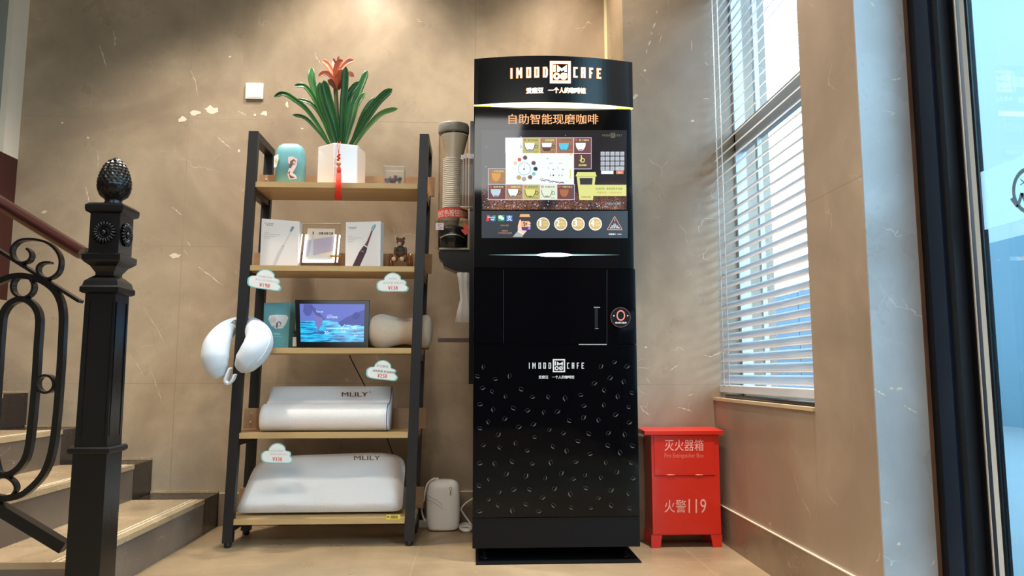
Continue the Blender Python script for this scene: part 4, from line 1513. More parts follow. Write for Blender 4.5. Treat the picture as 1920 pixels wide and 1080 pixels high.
def cushion(mb, c00, c10, c11, c01, thick, m, nu=30, nv=18, pw=2.6, sag=0.0, pinch=0.05):
    """corners bottom-left, bottom-right, top-right, top-left; bulges towards -Y and +Y"""
    c00, c10, c11, c01 = map(Vector, (c00, c10, c11, c01))
    nrm = (c10 - c00).cross(c01 - c00).normalized()
    if nrm.y > 0:
        nrm = -nrm
    grids = []
    for sgn in (1, -1):
        gpts = []
        for j in range(nv + 1):
            for i in range(nu + 1):
                u, v = i / nu, j / nv
                uu, vv = 2 * u - 1, 2 * v - 1
                # rounded corners
                e = 5.0 + 16.0 * max(0.0, 1 - v * 1.6)
                rr = (abs(uu) ** e + abs(vv) ** e) ** (1 / e) if (uu or vv) else 0
                mx_ = max(abs(uu), abs(vv))
                k = mx_ / rr if rr else 1
                u2, v2 = 0.5 + uu * k / 2, 0.5 + vv * k / 2
                p_ = (c00 * (1 - u2) + c10 * u2) * (1 - v2) + (c01 * (1 - u2) + c11 * u2) * v2
                b_ = max(0.0, (1 - abs(uu) ** pw) * (1 - abs(vv) ** pw)) ** 0.32
                t_ = thick * (1 - 0.35 * v) * b_
                wr_ = 0.0025 * math.sin(u * 23 + v * 7) * (1 - v) * b_ + 0.002 * math.sin(u * 11 - v * 15) * b_
                gpts.append(p_ + nrm * sgn * (t_ / 2 + wr_))
        grids.append(gpts)
    vs = grids[0] + grids[1]
    n_ = (nu + 1) * (nv + 1)
    fs = []
    for j in range(nv):
        for i in range(nu):
            a_ = j * (nu + 1) + i
            fs.append((a_, a_ + 1, a_ + nu + 2, a_ + nu + 1))
            fs.append((n_ + a_, n_ + a_ + nu + 1, n_ + a_ + nu + 2, n_ + a_ + 1))
    mb.add(vs, fs, m, True)
    return nrm


bpw = empty('memory_pillow', (-0.66, 3.45, Z5))
tag(bpw, 'large white pillow leaning back on the bottom shelf', 'pillow')
q = MB()
b00, b10, b11, b01 = P(441, 962, 3.425), P(754, 962, 3.425), P(762, 846, 3.555), P(484, 856, 3.555)
b00.z = b10.z = Z5 + 0.012
nrm = cushion(q, b00, b10, b11, b01, 0.10, m_pillow, pw=9)
for v in q.v:
    v.z = max(v.z, Z5 + 0.0015)
    v.y = min(v.y, 3.585)
q.build('cushion', bpw)


from mathutils.bvhtree import BVHTree
pil_tree = BVHTree.FromPolygons(q.v, q.f)


def lean_pt(x, y, l):
    # on the cushion's own surface, where the sight line through the print meets it
    d_ = ray(x, y)
    hit = pil_tree.ray_cast(CC, d_)[0]
    return (hit if hit else CC + d_ * (3.5 / d_.y)) - d_.normalized() * 0.0025


s = Sheet(lean_pt)
s.text('MLILY', 664, 854.5, 713, 862.5, m_gold, 1, 0.008)
s.mb.build('lettering', bpw)

m_yel = mat('yellow_label', (232, 200, 70), 0.5)
s = Sheet(lambda x, y, l: P(x, y, YF + 0.003) + Vector((0, -0.0005 * l, 0)))
pl = MB().box(P(724.5, 965, YF + 0.0035), P(750.5, 974, YF + 0.0025), m_yel)
plo = tag(pl.build('price_label', root=P(737, 974, YF)), 'yellow barcode label on the front edge of the bottom shelf', 'label')
for k in range(6):
    s.rect(733 + k * 2.2, 966.5, 734.3 + k * 2.2, 972, m_ink_d, 3)
s.rect(726, 968, 730, 970, m_ink_d, 3)
s.mb.build('barcode', plo)

# ---- cloud price signs
m_cloud = mat('cloud_white', (240, 236, 230), 0.5)
m_cloud_e = mat('cloud_teal', (136, 200, 196), 0.5)
m_pr_red = mat('price_red', (232, 96, 70), 0.5)


def cloud(cx_, cy_, w_, h_, tilt, price, Y, label, lines):
    bumps = [(-0.5, 0.22), (-0.49, 0.05), (-0.40, -0.08), (-0.28, -0.12), (-0.25, -0.25), (-0.15, -0.42), (0.0, -0.5), (0.15, -0.44), (0.25, -0.30), (0.27, -0.14), (0.40, -0.08), (0.44, 0.05), (0.42, 0.16), (0.5, 0.28), (0.48, 0.42), (0.40, 0.5), (0.1, 0.5), (-0.2, 0.5), (-0.40, 0.46), (-0.48, 0.36)]
    ca_, sa_ = math.cos(tilt), math.sin(tilt)

    def tr_(u, v):
        x, y = u * w_, v * h_
        return (cx_ + x * ca_ - y * sa_, cy_ + x * sa_ + y * ca_)

    def outline(k):
        pts_ = spline([Vector((u * k, (v - 0.05) * k + 0.05, 0)) for u, v in bumps], 4, closed=True)
        return [tr_(p.x, p.y) for p in pts_]
    c = P(cx_, cy_ + h_ / 2, Y)
    o = empty('cloud_sign', c)
    tag(o, label, 'price sign', 'cloud price signs on the shelf')
    MB().prism([P(x, y, Y) for x, y in outline(1.0)], (0, 0.002, 0), m_cloud_e).build('sign_card', o)
    s = Sheet(lambda x, y, l: P(x, y, Y) + Vector((0, -0.0005 * l, 0)))
    s.poly(outline(0.91), m_cloud, 1)
    s.mb.build('white_face', o)
    s = Sheet(lambda u, v, l: P(*tr_(u, v), Y) + Vector((0, -0.0005 * l, 0)))
    for (t_, x0, y0, x1, y1, mm) in lines:
        s.text(t_, x0, y0, x1, y1, mm, 2)
    s.text('¥' + price, -0.14, 0.20, 0.16, 0.40, m_pr_red, 2, 0.02)
    s.mb.build('price_lettering', o)
    return o


cloud(497, 523.5, 65, 38, 0.14, '198', YF - 0.004, 'cloud shaped price sign reading 198 under the second shelf by the left post', [('声波震动牙刷', -0.2, -.16, .2, -.06, m_ink_l), ('清洁口腔 多档可选', -0.28, .02, .36, .10, m_ink_l)])
cloud(736, 529, 60, 36, 0.0, '138', YF - 0.004, 'cloud shaped price sign reading 138 under the second shelf near the right post', [('声波牙刷', -0.12, -.22, .12, -.13, m_ink_l), ('净白护龈 轻柔洁牙', -0.3, -.02, .36, .10, m_ink_l)])
cloud(717, 693.5, 60, 37, 0.10, '258', YF - 0.004, 'cloud shaped price sign reading 258 above the rolled contour pillow', [('多功能枕', -0.2, -.26, .18, -.12, m_ink), ('颈椎按摩 舒适睡眠枕', -0.30, .02, .45, .14, m_ink_d)])
cloud(519.5, 849.5, 60, 38, 0.02, '338', YF - 0.006, 'cloud shaped price sign reading 338 over the big bottom pillow', [('记忆棉 舒眠枕', -0.26, -.16, .2, -.06, m_ink_l), ('释压助眠 透气', -0.22, .02, .34, .10, m_ink_l)])

m_blackcord = mat('black_cord', (30, 28, 28), 0.6)
cb = MB().tube(spline([P(x, y, Y) for x, y, Y in ((648, 640, 3.64), (656, 668, 3.66), (672, 700, 3.70), (690, 735, 3.74), (712, 780, 3.76), (726, 822, 3.76), (742, 870, 3.78), (760, 950, 3.79), (782, 975, 3.79))], 5), 0.0028, m_blackcord, 6)
cb.build('power_cord', tbl)

# ---- white air purifier and its cables
m_dev = mat('white_device', (246, 240, 232), 0.35)
dv0, dv1 = P(798, 950, 3.62).x, P(863, 950, 3.62).x
dz1 = P(830, 902, 3.62).z
dev = empty('dehumidifier', ((dv0 + dv1) / 2, 3.66, 0))
tag(dev, 'white rounded dehumidifier on the floor between the shelf and the coffee machine', 'dehumidifier')
rx = (dv1 - dv0) / 2
rings = [superring((dv0 + dv1) / 2, 3.67, rx * s_, 0.055 * s_, 0.002 + dz1 * t_, e=3.0) for t_, s_ in ((0, .80), (.03, .88), (.09, .94), (.3, .99), (.6, 1.0), (.78, .98), (.88, .93), (.95, .80), (.985, .62), (1.0, .4))]
loft(MB(), rings, m_dev).build('casing', dev, sub=1)
g_ = MB()
for k, off in enumerate((0, 7, 14)):
    g_.tube(spline([P(x, y, 3.613) for x, y in ((800, 925 + off * .8), (810, 932 + off * .9), (821, 938 + off), (830, 948 + off))], 5), [0.0006] + [0.002] * 14 + [0.0006], m_dev, 6) if k < 2 else None
g_.build('moulded_ridge', dev)
s = Sheet(lambda x, y, l: P(x, y, 3.6125))
s.ring(845, 916, 2.4, 0.8, m_ink, 1, 16)
s.rect(843.6, 920, 846, 929, m_ink, 1)
s.mb.build('maker_mark', dev)
m_cable = mat('white_cable', (232, 226, 214), 0.5)
MB().box(P(818, 896, 3.645), P(822.5, 903.5, 3.655), m_cable).tube(spline([P(x, y, Y) for x, y, Y in ((820, 898, 3.65), (812, 898, 3.645), (802, 907, 3.635), (797, 922, 3.625), (794.5, 938, 3.62), (790, 947, 3.63), (792, 965, 3.64), (796, 976, 3.64))], 6), 0.0045, m_cable, 8).build('power_lead', dev)
wc = MB()
pts = [P(x, y, Y) for x, y, Y in ((896, 930, 3.78), (888, 934, 3.76), (874, 943, 3.72), (865, 953, 3.70), (867, 960, 3.70), (876, 973, 3.70), (884, 984, 3.69))]
wc.tube(spline(pts, 6), 0.004, m_cable, 8)
for k in range(4):
    cz = 0.005 + 0.008 * (k // 2)
    wc.tube(spline([PZ(x, y, cz) for x, y in ((862, 984 + k * 2), (872, 981 + k * 2), (884, 984 + k * 2), (880, 989 + k * 2), (868, 989 + k * 2))], 5, closed=True), 0.004, m_cable, 8, closed=True)
tag(wc.build('coiled_cable', root=PZ(872, 986, 0)), 'white cable coiled on the floor beside the coffee machine', 'cable')
ps = empty('power_strip', PZ(788, 985, 0))
tag(ps, 'white power strip with a black adapter plugged in behind the shelf foot', 'power strip')
p0 = PZ(788, 986, 0)
MB().box((p0.x - 0.035, 3.72, 0.001), (p0.x + 0.05, 3.78, 0.035), m_cable, 0.004).build('socket_block', ps)
MB().box((p0.x - 0.015, 3.73, 0.036), (p0.x + 0.02, 3.77, 0.085), m_blackbox, 0.004).build('adapter', ps)

# ------------------------------------------------------------------ cup dispenser on the machine's left side
m_cuplid = mat('grey_lid', (150, 148, 140), 0.35)
m_tube = glassy('clear_tube', (251, 249, 246), 0.008)
m_paper = mat('paper_cup', (246, 242, 234), 0.6)
m_redl = mat('red_label', (206, 66, 50), 0.5)
m_chrome = mat('chrome', (210, 210, 210), 0.1, metal=1.0)
m_blackp = mat('black_gloss_plastic', (18, 17, 18), 0.2)
YC = 3.30
XC = P(850, 330, YC).x
RC = (P(878, 330, YC).x - P(822, 330, YC).x) / 2
zc = lambda y: P(850, y, YC).z
cd = empty('cup_dispenser', (XC, YC, zc(480)))
tag(cd, 'clear tube paper cup dispenser fixed to the left side of the coffee machine', 'cup dispenser')
MB().lathe([(RC * 1.02, zc(252)), (RC * 1.04, zc(250)), (RC * 1.04, zc(238)), (RC * 1.0, zc(235.5))], (XC, YC, 0), m_cuplid, 32).build('lid', cd)
t = MB()
for rr in (RC, RC - 0.002):
    vs, fs = [], []
    for j, z in enumerate((zc(470), zc(250))):
        vs += [(XC + rr * math.cos(2 * PI * k / 40), YC + rr * math.sin(2 * PI * k / 40), z) for k in range(40)]
    fs = [(k, (k + 1) % 40, 40 + (k + 1) % 40, 40 + k) for k in range(40)]
    t.add(vs, fs, m_tube, True)
t.build('tube', cd)


def arc_sheet(R, y0, c0_=None):
    def fn(x, y, l):
        u = (x - 850) / 28.0
        a = u * 1.25
        return Vector((XC + (R + 0.0006 * l) * math.sin(a), YC - (R + 0.0006 * l) * math.cos(a), zc(y)))
    return fn


s = Sheet(arc_sheet(RC + 0.001, 0))
for k in range(24):
    x0 = 820 + k * 2.5
    s.rect(x0, 396, x0 + 2.5, 413, m_redl, 1)
s.text('按红色按钮取杯', 822, 399, 876, 411.5, mat('label_cream', (238, 214, 200), 0.5), 2, 0.01)
s.mb.build('red_label', cd)
c_ = MB()
a_, b_ = P(815.5, 413, YC - RC - 0.012), P(881, 468, YC - RC - 0.012)
c_.box((a_.x, YC - RC - 0.016, b_.z), (min(b_.x, -0.022), YC - RC - 0.012, a_.z), m_clear)
c_.box((a_.x, YC - RC - 0.012, a_.z - 0.003), (-0.022, YC + 0.03, a_.z), m_clear)
c_.build('clear_guard', cd)
q = MB()
sh = Sheet(lambda x, y, l: P(x, y, YC - RC - 0.0165) + Vector((0, -0.0006 * l, 0)))
sh.rect(817, 418, 832, 431, mat('size_label', (206, 190, 186), 0.5), 1)
sh.text('S', 821, 420, 828.5, 430, mat('size_letter', (176, 120, 120), 0.5), 2)
sh.poly([(865, 430), (880.5, 430), (880.5, 435), (872.5, 441), (865, 433)], m_redl, 1)
sh.poly([(873, 417), (878, 425), (876, 430), (870, 430), (868, 425)], m_redl, 2)
sh.mb.build('sticker', cd)
q = MB()
q.lathe([(RC * .96, zc(468)), (RC * .98, zc(450)), (RC * .98, zc(432)), (RC * .9, zc(428))], (XC, YC, 0), m_blackp, 32)
q.build('cup_gate', cd)
q = MB()
for yy, rr in ((462, RC * 0.80), (448, RC * 1.0)):
    arc = [Vector((XC + rr * math.sin(a), YC - rr * math.cos(a) - 0.005, zc(yy) + 0.03 * (math.cos(a) - 0.75))) for a in [(-0.95 + 1.9 * k / 20) for k in range(21)]]
    q.tube(arc, 0.0035, m_chrome, 8)
q.lathe([(RC * .55, zc(469)), (RC * .55, zc(462))], (XC, YC, 0), m_chrome, 24)
q.build('chrome_ring', cd)
q = MB()
base = [P(x, y, YC - 0.05) for x, y in ((822, 472), (886, 472), (886, 512), (854, 508.5), (831, 498), (830, 490), (823, 484))]
q.prism(base, (0, 0.10, 0), m_blackp)
q.build('spout_base', cd, bevel=0.003)
MB().box(P(823, 467.5, YC - 0.055), P(884, 472.5, YC + 0.055), m_cuplid).build('base_band', cd)
MB().box((-0.021, 3.22, P(886, 720, 3.22).z), (-0.0015, 3.40, P(886, 227, 3.22).z), m_blackp).build('mounting_plate', cd)

# nested paper cups in the tube
cupme = None
rt, rb, hc = RC * 0.62, RC * 0.42, 0.085
zb = zc(425)
ncups = 26
stp = (zc(300) - zb - hc) / (ncups - 1)
for k in range(ncups):
    if cupme is None:
        c = MB().lathe([(rb, 0), (rt * .99, hc - 0.004), (rt * 1.06, hc - 0.003), (rt * 1.06, hc), (rt * .97, hc), (rb * .93, 0.004)], (XC - 0.004, YC, zb), m_paper, 24).build('paper_cup', root=(XC - 0.004, YC, zb))
        cupme = c
    else:
        c = cupme.copy()
        COL.objects.link(c)
        c.location.z = zb + k * stp
    tag(c, 'plain paper cup nested in the stack inside the clear dispenser tube', 'paper cup', 'paper cups in the dispenser tube')
big = MB().lathe([(RC * .50, 0), (RC * .90, 0.11), (RC * .93, 0.112), (RC * .93, 0.116), (RC * .86, 0.116), (RC * .46, 0.004)], (XC + 0.004, YC, zc(255) - 0.118), m_paper, 28).build('paper_cup', root=(XC + 0.004, YC, zc(255) - 0.118))
tag(big, 'widest paper cup at the very top of the dispenser tube under the lid', 'paper cup')

# holder with wrapped stirrers
YS = 3.19
sx0, sx1 = P(863, 380, YS).x, P(887, 380, YS).x
sz0, sz1 = P(875, 388, YS).z, P(875, 308, YS).z
sh_ = empty('stirrer_holder', ((sx0 + sx1) / 2, YS + 0.02, sz0))
tag(sh_, 'clear plastic holder for coffee stirrers beside the cup tube', 'holder')
q = MB()
q.box((sx0, YS, sz0), (sx1, YS + 0.002, sz1), m_clear).box((sx0, YS + 0.04, sz0), (sx1, YS + 0.042, sz1), m_clear)
q.box((sx0, YS + 0.002, sz0), (sx0 + .002, YS + 0.04, sz1), m_clear).box((sx1 - .002, YS + 0.002, sz0), (sx1, YS + 0.04, sz1), m_clear)
q.box((sx0 + .002, YS + .002, sz0), (sx1 - .002, YS + 0.04, sz0 + 0.003), m_clear)
q.build('holder_box', sh_)
MB().tube([(sx0, YS, sz0), (sx1, YS, sz0)], 0.002, m_rim, 6).build('bright_edge', sh_)
m_stick = mat('brown_wrapper', (92, 46, 36), 0.3)
m_foil = mat('clear_wrap_end', (226, 222, 216), 0.25)
for i, (x, yt, dy) in enumerate(((866, 292, .010), (871, 289, .018), (876.5, 287, .026), (881.5, 290, .014), (885.5, 288, .030))):
    p_, q_ = P(x, yt + 6, YS + dy), P(x - 0.5, 383, YS + dy)
    p_.z, q_.z = P(x, yt + 6, YS).z, sz0 + 0.006
    q_.x = p_.x
    o = empty('coffee_stirrer', q_)
    tag(o, ['leftmost wrapped brown coffee stirrer in the clear holder', 'second wrapped coffee stirrer from the left in the clear holder', 'middle wrapped coffee stirrer in the clear holder', 'fourth wrapped coffee stirrer from the left in the holder', 'wrapped coffee stirrer at the right end of the holder'][i], 'stirrer', 'wrapped coffee stirrers in the holder')
    MB().tube([q_, p_], 0, m_stick, flat=(0.008, 0.004, (1, 0, 0))).build('wrapped_stick', o)
    e1 = P(x + (-1) ** i * 1.5, yt - 3, YS)
    MB().tube([p_, Vector((p_.x + (e1.x - p_.x) * 0.5, p_.y, (p_.z + e1.z) / 2)), Vector((p_.x + 0.002, p_.y, e1.z))], 0, m_foil, flat=(0.012, 0.0015, (1, 0, 0))).build('wrapper_end', o)
# plastic bag and dark bracket
m_bag = glassy('thin_bag', (240, 240, 240), 0.03, 0.3, 0.75, (236, 234, 230))
YG = 3.25
bg_ = MB()
rows = [(512, 857, 880), (530, 860, 879), (560, 863, 880), (580, 858, 884), (604, 853, 887)]
rings = []
for y, xa, xb in rows:
    pa, pb_ = P(xa, y, YG), P(xb, y, YG)
    cxm, rxm = (pa.x + pb_.x) / 2, (pb_.x - pa.x) / 2
    rings.append([Vector((cxm + rxm * math.cos(2 * PI * k / 24), YG + (0.024 + 0.007 * math.sin(5 * 2 * PI * k / 24)) * math.sin(2 * PI * k / 24), pa.z)) for k in range(24)])
loft(bg_, rings, m_bag)
tag(bg_.build('sleeve_bag', root=P(870, 510, YG)), 'translucent white plastic sleeve hanging under the cup dispenser', 'bag')
m_brk = mat('brown_bracket', (64, 44, 38), 0.5)
bk = MB().box(P(821, 634, 3.26), P(888, 642, 3.29), m_brk).box(P(881, 625, 3.26), P(888, 634, 3.29), m_brk)
for v in bk.v:
    v.x = min(v.x, -0.0005)
tag(bk.build('side_bracket', root=P(888, 640, 3.27)), 'dark brown L shaped bracket sticking out of the machine side', 'bracket')

# ------------------------------------------------------------------ coffee vending machine
YM = 3.04
MX0, MX1 = -0.001, 0.667
m_gloss = mat('black_gloss_glass', (9, 9, 11), 0.05, spec=0.5, noise=0.0)
m_satin = mat('black_satin', (12, 12, 16), 0.35, spec=0.2, noise=0.1, nscale=80)
m_gloss_d = mat('black_gloss_door', (6, 6, 9), 0.05, spec=0.2)
m_head = mat('black_header', (14, 15, 17), 0.22, spec=0.3, noise=0.08, nscale=50)
m_warm = glow('sign_glow', (255, 244, 214), 3.0, (240, 230, 210))
m_halo = glow('painted_sign_halo', (255, 140, 30), 1.2, (200, 120, 40))  # orange copy behind the letters, painting the bloom around the lit sign
m_strip = glow('strip_glow', (255, 236, 190), 4.0, (240, 230, 210))
m_strip_y = glow('strip_falloff_glow', (255, 206, 20), 1.5, (240, 200, 60))  # yellow of the strip ends stands in for its light falling off
mach = empty('coffee_vending_machine', ((MX0 + MX1) / 2, 3.3, 0))
tag(mach, 'tall glossy black self service coffee vending machine with lit header and menu screen', 'vending machine')
ZP = lambda y: P(1040, y, YM).z
MB().box((MX0, YM + 0.02, ZP(1027)), (MX1, 3.62, 2.055), m_satin).build('cabinet', mach, bevel=0.003)
zt_, z_up, z_mid, z_low, z_bot = 1.856, ZP(503), ZP(645), ZP(970), ZP(1027)
MB().box((MX0, YM, z_up + 0.001), (MX1 - 0.006, YM + 0.02, zt_), m_gloss).build('upper_panel', mach)
dsp = MB().box((MX0, YM, z_mid + 0.001), (MX1, YM + 0.02, z_up - 0.001), m_gloss_d).build('dispensing_panel', mach)
ldo = MB().box((MX0, YM, z_low + 0.0015), (MX1, YM + 0.02, z_mid - 0.001), m_gloss_d).build('lower_door', mach)
MB().box((MX0, YM + 0.004, z_bot), (MX1, YM + 0.02, z_low - 0.0015), m_satin).build('plinth', mach)
for fx in (MX0 + 0.05, MX1 - 0.05):
    for fy in (YM + 0.05, 3.56):
        MB().lathe([(0.018, 0.004), (0.018, 0.010), (0.012, 0.013), (0.006, 0.015), (0.006, z_bot)], (fx, fy, 0), m_satin, 18).build('levelling_foot', mach)
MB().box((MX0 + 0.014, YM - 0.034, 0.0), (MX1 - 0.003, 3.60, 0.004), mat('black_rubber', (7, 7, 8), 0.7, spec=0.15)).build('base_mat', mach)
SAG = 0.048


def yarc(X):
    u = (X - (MX0 + MX1) / 2) / ((MX1 - MX0) / 2)
    return YM - 0.002 - SAG * max(0.0, 1 - u * u)


hx0, hx1 = MX0 - 0.004, MX1 + 0.004
xs = [hx0 + (hx1 - hx0) * i / 40 for i in range(41)]
ZH0, ZH1 = 1.863, 2.064
MB().prism([(x, yarc(x), ZH0) for x in xs] + [(hx1, 3.30, ZH0), (hx0, 3.30, ZH0)], (0, 0, ZH1 - ZH0), m_head).build('header', mach)
hd = [o for o in mach.children if o.name.startswith('header')][0]
ls = MB().prism([(x, yarc(x) + 0.004, 1.8615) for x in xs] + [(hx1, YM + 0.01, 1.8615), (hx0, YM + 0.01, 1.8615)], (0, 0, 0.001), m_strip)
ls.box((MX0, YM - 0.002, 1.8560), (MX0 + 0.07, YM + 0.01, 1.8612), m_strip_y).box((MX1 - 0.07, YM - 0.002, 1.8560), (MX1, YM + 0.01, 1.8612), m_strip_y)
ls.box((MX0 + 0.07, YM - 0.002, 1.8560), (MX1 - 0.07, YM + 0.01, 1.8612), m_strip)
ls.build('light_strip', mach)


def on_header(x, y, l):
    p = P(x, y, 3.0)
    return Vector((p.x, yarc(p.x) - 0.0012 - 0.0008 * l, p.z))


def narrow(s, ch, x0, y0, x1, y1, w, m, l):
    """slim sign letters drawn with straight strokes"""
    R = lambda a, b, c, d: s.rect(a, b, c, d, m, l)
    if ch == 'I':
        R((x0 + x1) / 2 - w / 2, y0, (x0 + x1) / 2 + w / 2, y1)
        return
    if ch == 'M':
        R(x0, y0, x0 + w, y1)
        R(x1 - w, y0, x1, y1)
        s.poly([(x0 + w, y0), ((x0 + x1) / 2, y0 + (y1 - y0) * .45), ((x0 + x1) / 2, y0 + (y1 - y0) * .75), (x0 + w, y0 + (y1 - y0) * .3)], m, l)
        s.poly([(x1 - w, y0), (x1 - w, y0 + (y1 - y0) * .3), ((x0 + x1) / 2, y0 + (y1 - y0) * .75), ((x0 + x1) / 2, y0 + (y1 - y0) * .45)], m, l)
        return
    R(x0, y0, x0 + w, y1)
    if ch in 'ODCEFA':
        R(x0 + w, y0, x1 if ch != 'D' else x1 - w * .3, y0 + w * .9)
    if ch in 'ODCE':
        R(x0 + w, y1 - w * .9, x1 if ch != 'D' else x1 - w * .3, y1)
    if ch in 'ODA':
        R(x1 - w, y0 + w * .9, x1, y1 - (w * .9 if ch != 'A' else 0))
    if ch in 'EFA':
        ym = y0 + (y1 - y0) * .5
        R(x0 + w, ym - w * .4, x1 - (w if ch == 'A' else w * .4), ym + w * .4)


def logo(s, cx, cy, k, m, l, grow=0.0):
    """IMOOD [IM/OO] CAFE; k scales from the header's size"""
    T = lambda x, y: (cx + (x - 1050) * k, cy + (y - 137) * k)
    w = 2.6 * k + grow * 2
    for ch, x0, x1 in (('I', 956, 962), ('M', 968.5, 978.5), ('O', 987, 995), ('O', 1002, 1010), ('D', 1018, 1026), ('C', 1075, 1082), ('A', 1089.5, 1097), ('F', 1105, 1111.5), ('E', 1119.5, 1127)):
        a, b_ = T(x0, 128), T(x1, 146.5)
        narrow(s, ch, a[0] - grow, a[1] - grow, b_[0] + grow, b_[1] + grow, w, m, l)
    a, b_ = T(1031, 117), T(1069, 157.5)
    s.frame(a[0] - grow, a[1] - grow, b_[0] + grow, b_[1] + grow, 4.2 * k + grow * 2, m, l)
    a, b_ = T(1037, 124), T(1041, 136.5)
    s.rect(a[0] - grow, a[1] - grow, b_[0] + grow, b_[1] + grow, m, l)
    g2 = [(1044, 136.5), (1044, 124), (1052.5, 131), (1062, 124), (1062, 136.5), (1057.5, 136.5), (1057.5, 132.5), (1052.5, 136), (1048.5, 132.5), (1048.5, 136.5)]
    q = [T(*p) for p in g2]
    s.poly([q[0], q[1], q[8], q[9]], m, l).poly([q[1], q[2], q[7], q[8]], m, l).poly([q[2], q[3], q[6], q[7]], m, l).poly([q[3], q[4], q[5], q[6]], m, l)
    for x in (1043.2, 1056.2):
        c = T(x, 145)
        s.ring(c[0], c[1], 4.6 * k, 3.2 * k + grow * 2, m, l, 24)
    s.line([T(1051, 149.5), T(1062, 140)], 1.8 * k + grow * 2, m, l)


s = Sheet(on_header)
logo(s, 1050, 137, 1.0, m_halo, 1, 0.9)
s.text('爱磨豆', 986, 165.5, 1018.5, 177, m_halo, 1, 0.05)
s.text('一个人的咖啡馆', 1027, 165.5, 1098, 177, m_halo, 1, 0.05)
s.mb.build('painted_sign_halo', hd)
s = Sheet(on_header)
logo(s, 1050, 137, 1.0, m_warm, 2)
s.text('爱磨豆', 987, 166, 1018, 176.3, m_warm, 2, 0.03)
s.text('一个人的咖啡馆', 1028, 166, 1097, 176.3, m_warm, 2, 0.03)
s.mb.build('sign_lettering', hd)

upp = [o for o in mach.children if o.name.startswith('upper_panel')][0]
MF = on_plane(YM)
s = Sheet(MF)
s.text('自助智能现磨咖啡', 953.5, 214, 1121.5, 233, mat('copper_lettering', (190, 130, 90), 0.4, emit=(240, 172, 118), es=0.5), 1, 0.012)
s.mb.build('title_lettering', upp)

# screen
m_scr = bpy.data.materials.new('screen_image')
m_scr.use_nodes = True
_n, _l = m_scr.node_tree.nodes, m_scr.node_tree.links
_p = _n['Principled BSDF']
_p.inputs['Base Color'].default_value = (0.012, 0.011, 0.012, 1)
_p.inputs['Roughness'].default_value = 0.06
_tc = _n.new('ShaderNodeTexCoord')
_nz = _n.new('ShaderNodeTexNoise')
_nz.inputs['Scale'].default_value = 260
_nz.inputs['Detail'].default_value = 3
_l.new(_tc.outputs['Object'], _nz.inputs['Vector'])
_r = _n.new('ShaderNodeValToRGB')
_r.color_ramp.elements[0].position, _r.color_ramp.elements[0].color = 0.42, (0.06, 0.022, 0.016, 1)
_r.color_ramp.elements[1].position, _r.color_ramp.elements[1].color = 0.72, (0.60, 0.26, 0.16, 1)
_l.new(_nz.outputs['Fac'], _r.inputs[0])
_sp = _n.new('ShaderNodeSeparateXYZ')
_l.new(_tc.outputs['Object'], _sp.inputs[0])
zs0, zs1 = ZP(393), ZP(244)
_mr = _n.new('ShaderNodeMapRange')
_mr.inputs[1].default_value, _mr.inputs[2].default_value = zs0 + 0.005, zs0 + 0.13
_mr.inputs[3].default_value, _mr.inputs[4].default_value = 1, 0
_l.new(_sp.outputs[2], _mr.inputs[0])
_n2 = _n.new('ShaderNodeTexNoise')
_n2.inputs['Scale'].default_value = 9
_l.new(_tc.outputs['Object'], _n2.inputs['Vector'])
_mu = _n.new('ShaderNodeMath')
_mu.operation = 'MULTIPLY'
_l.new(_mr.outputs[0], _mu.inputs[0])
_mr2 = _n.new('ShaderNodeMapRange')
_mr2.inputs[1].default_value, _mr2.inputs[2].default_value = 0.35, 0.6
_l.new(_n2.outputs['Fac'], _mr2.inputs[0])
_l.new(_mr2.outputs[0], _mu.inputs[1])
_mx = _n.new('ShaderNodeMix')
_mx.data_type = 'RGBA'
_mx.inputs[6].default_value = (0.016, 0.014, 0.017, 1)
_l.new(_mu.outputs[0], _mx.inputs[0])
_l.new(_r.outputs[0], _mx.inputs[7])
_l.new(_mx.outputs[2], _p.inputs['Emission Color'])
_p.inputs['Emission Strength'].default_value = 0.9
s = Sheet(MF)
s.rect(903, 244, 1175, 393, m_scr, 1)
scr = s.mb.build('screen', upp)
G = lambda nm, c, e=0.95: glow('lcd_' + nm, c, e * 0.74)
cwh, cbl, cma, cta, col_, cpa, cbr = G('white', (244, 250, 255), 1.1), G('line', (205, 225, 248), 1.0), G('maroon', (122, 62, 58)), G('tan', (178, 134, 92)), G('olive', (206, 194, 106)), G('pale', (240, 246, 222), 1.0), G('brown', (186, 112, 62))
cye, cdk, ccy, cor, cgr, cte = G('yellow', (240, 240, 140)), G('dark', (44, 30, 32)), G('cyan', (100, 214, 240)), G('orange', (236, 166, 80)), G('green', (92, 122, 70)), G('teal', (150, 206, 214))
cred, cred2, cink = G('red', (236, 90, 84)), G('deepmaroon', (92, 40, 42)), G('ink', (70, 74, 90))
m_star = G('spark', (190, 210, 220), 0.9)
# beans and dust sparkling over the picture
s = Sheet(MF)
random.seed(21)
for k in range(95):
    x = random.uniform(905, 1172)
    y = random.choice((random.uniform(376, 391), random.uniform(376, 391), random.uniform(250, 391)))
    if (918 < x < 1108 and 258 < y < 375) or (1124 < x < 1172 and 282 < y < 328) or (1078 < x < 1175 and 322 < y < 376):
        continue
    r_ = random.uniform(0.5, 1.5)
    a_ = random.uniform(0, PI)
    s.poly([(x + r_ * math.cos(a_ + q) * (1.3 if i % 2 else 0.7), y + r_ * math.sin(a_ + q)) for i, q in enumerate((0, 1.3, 2.6, 3.9, 5.1))], m_star, 2)
s.mb.build('sparkles', scr)


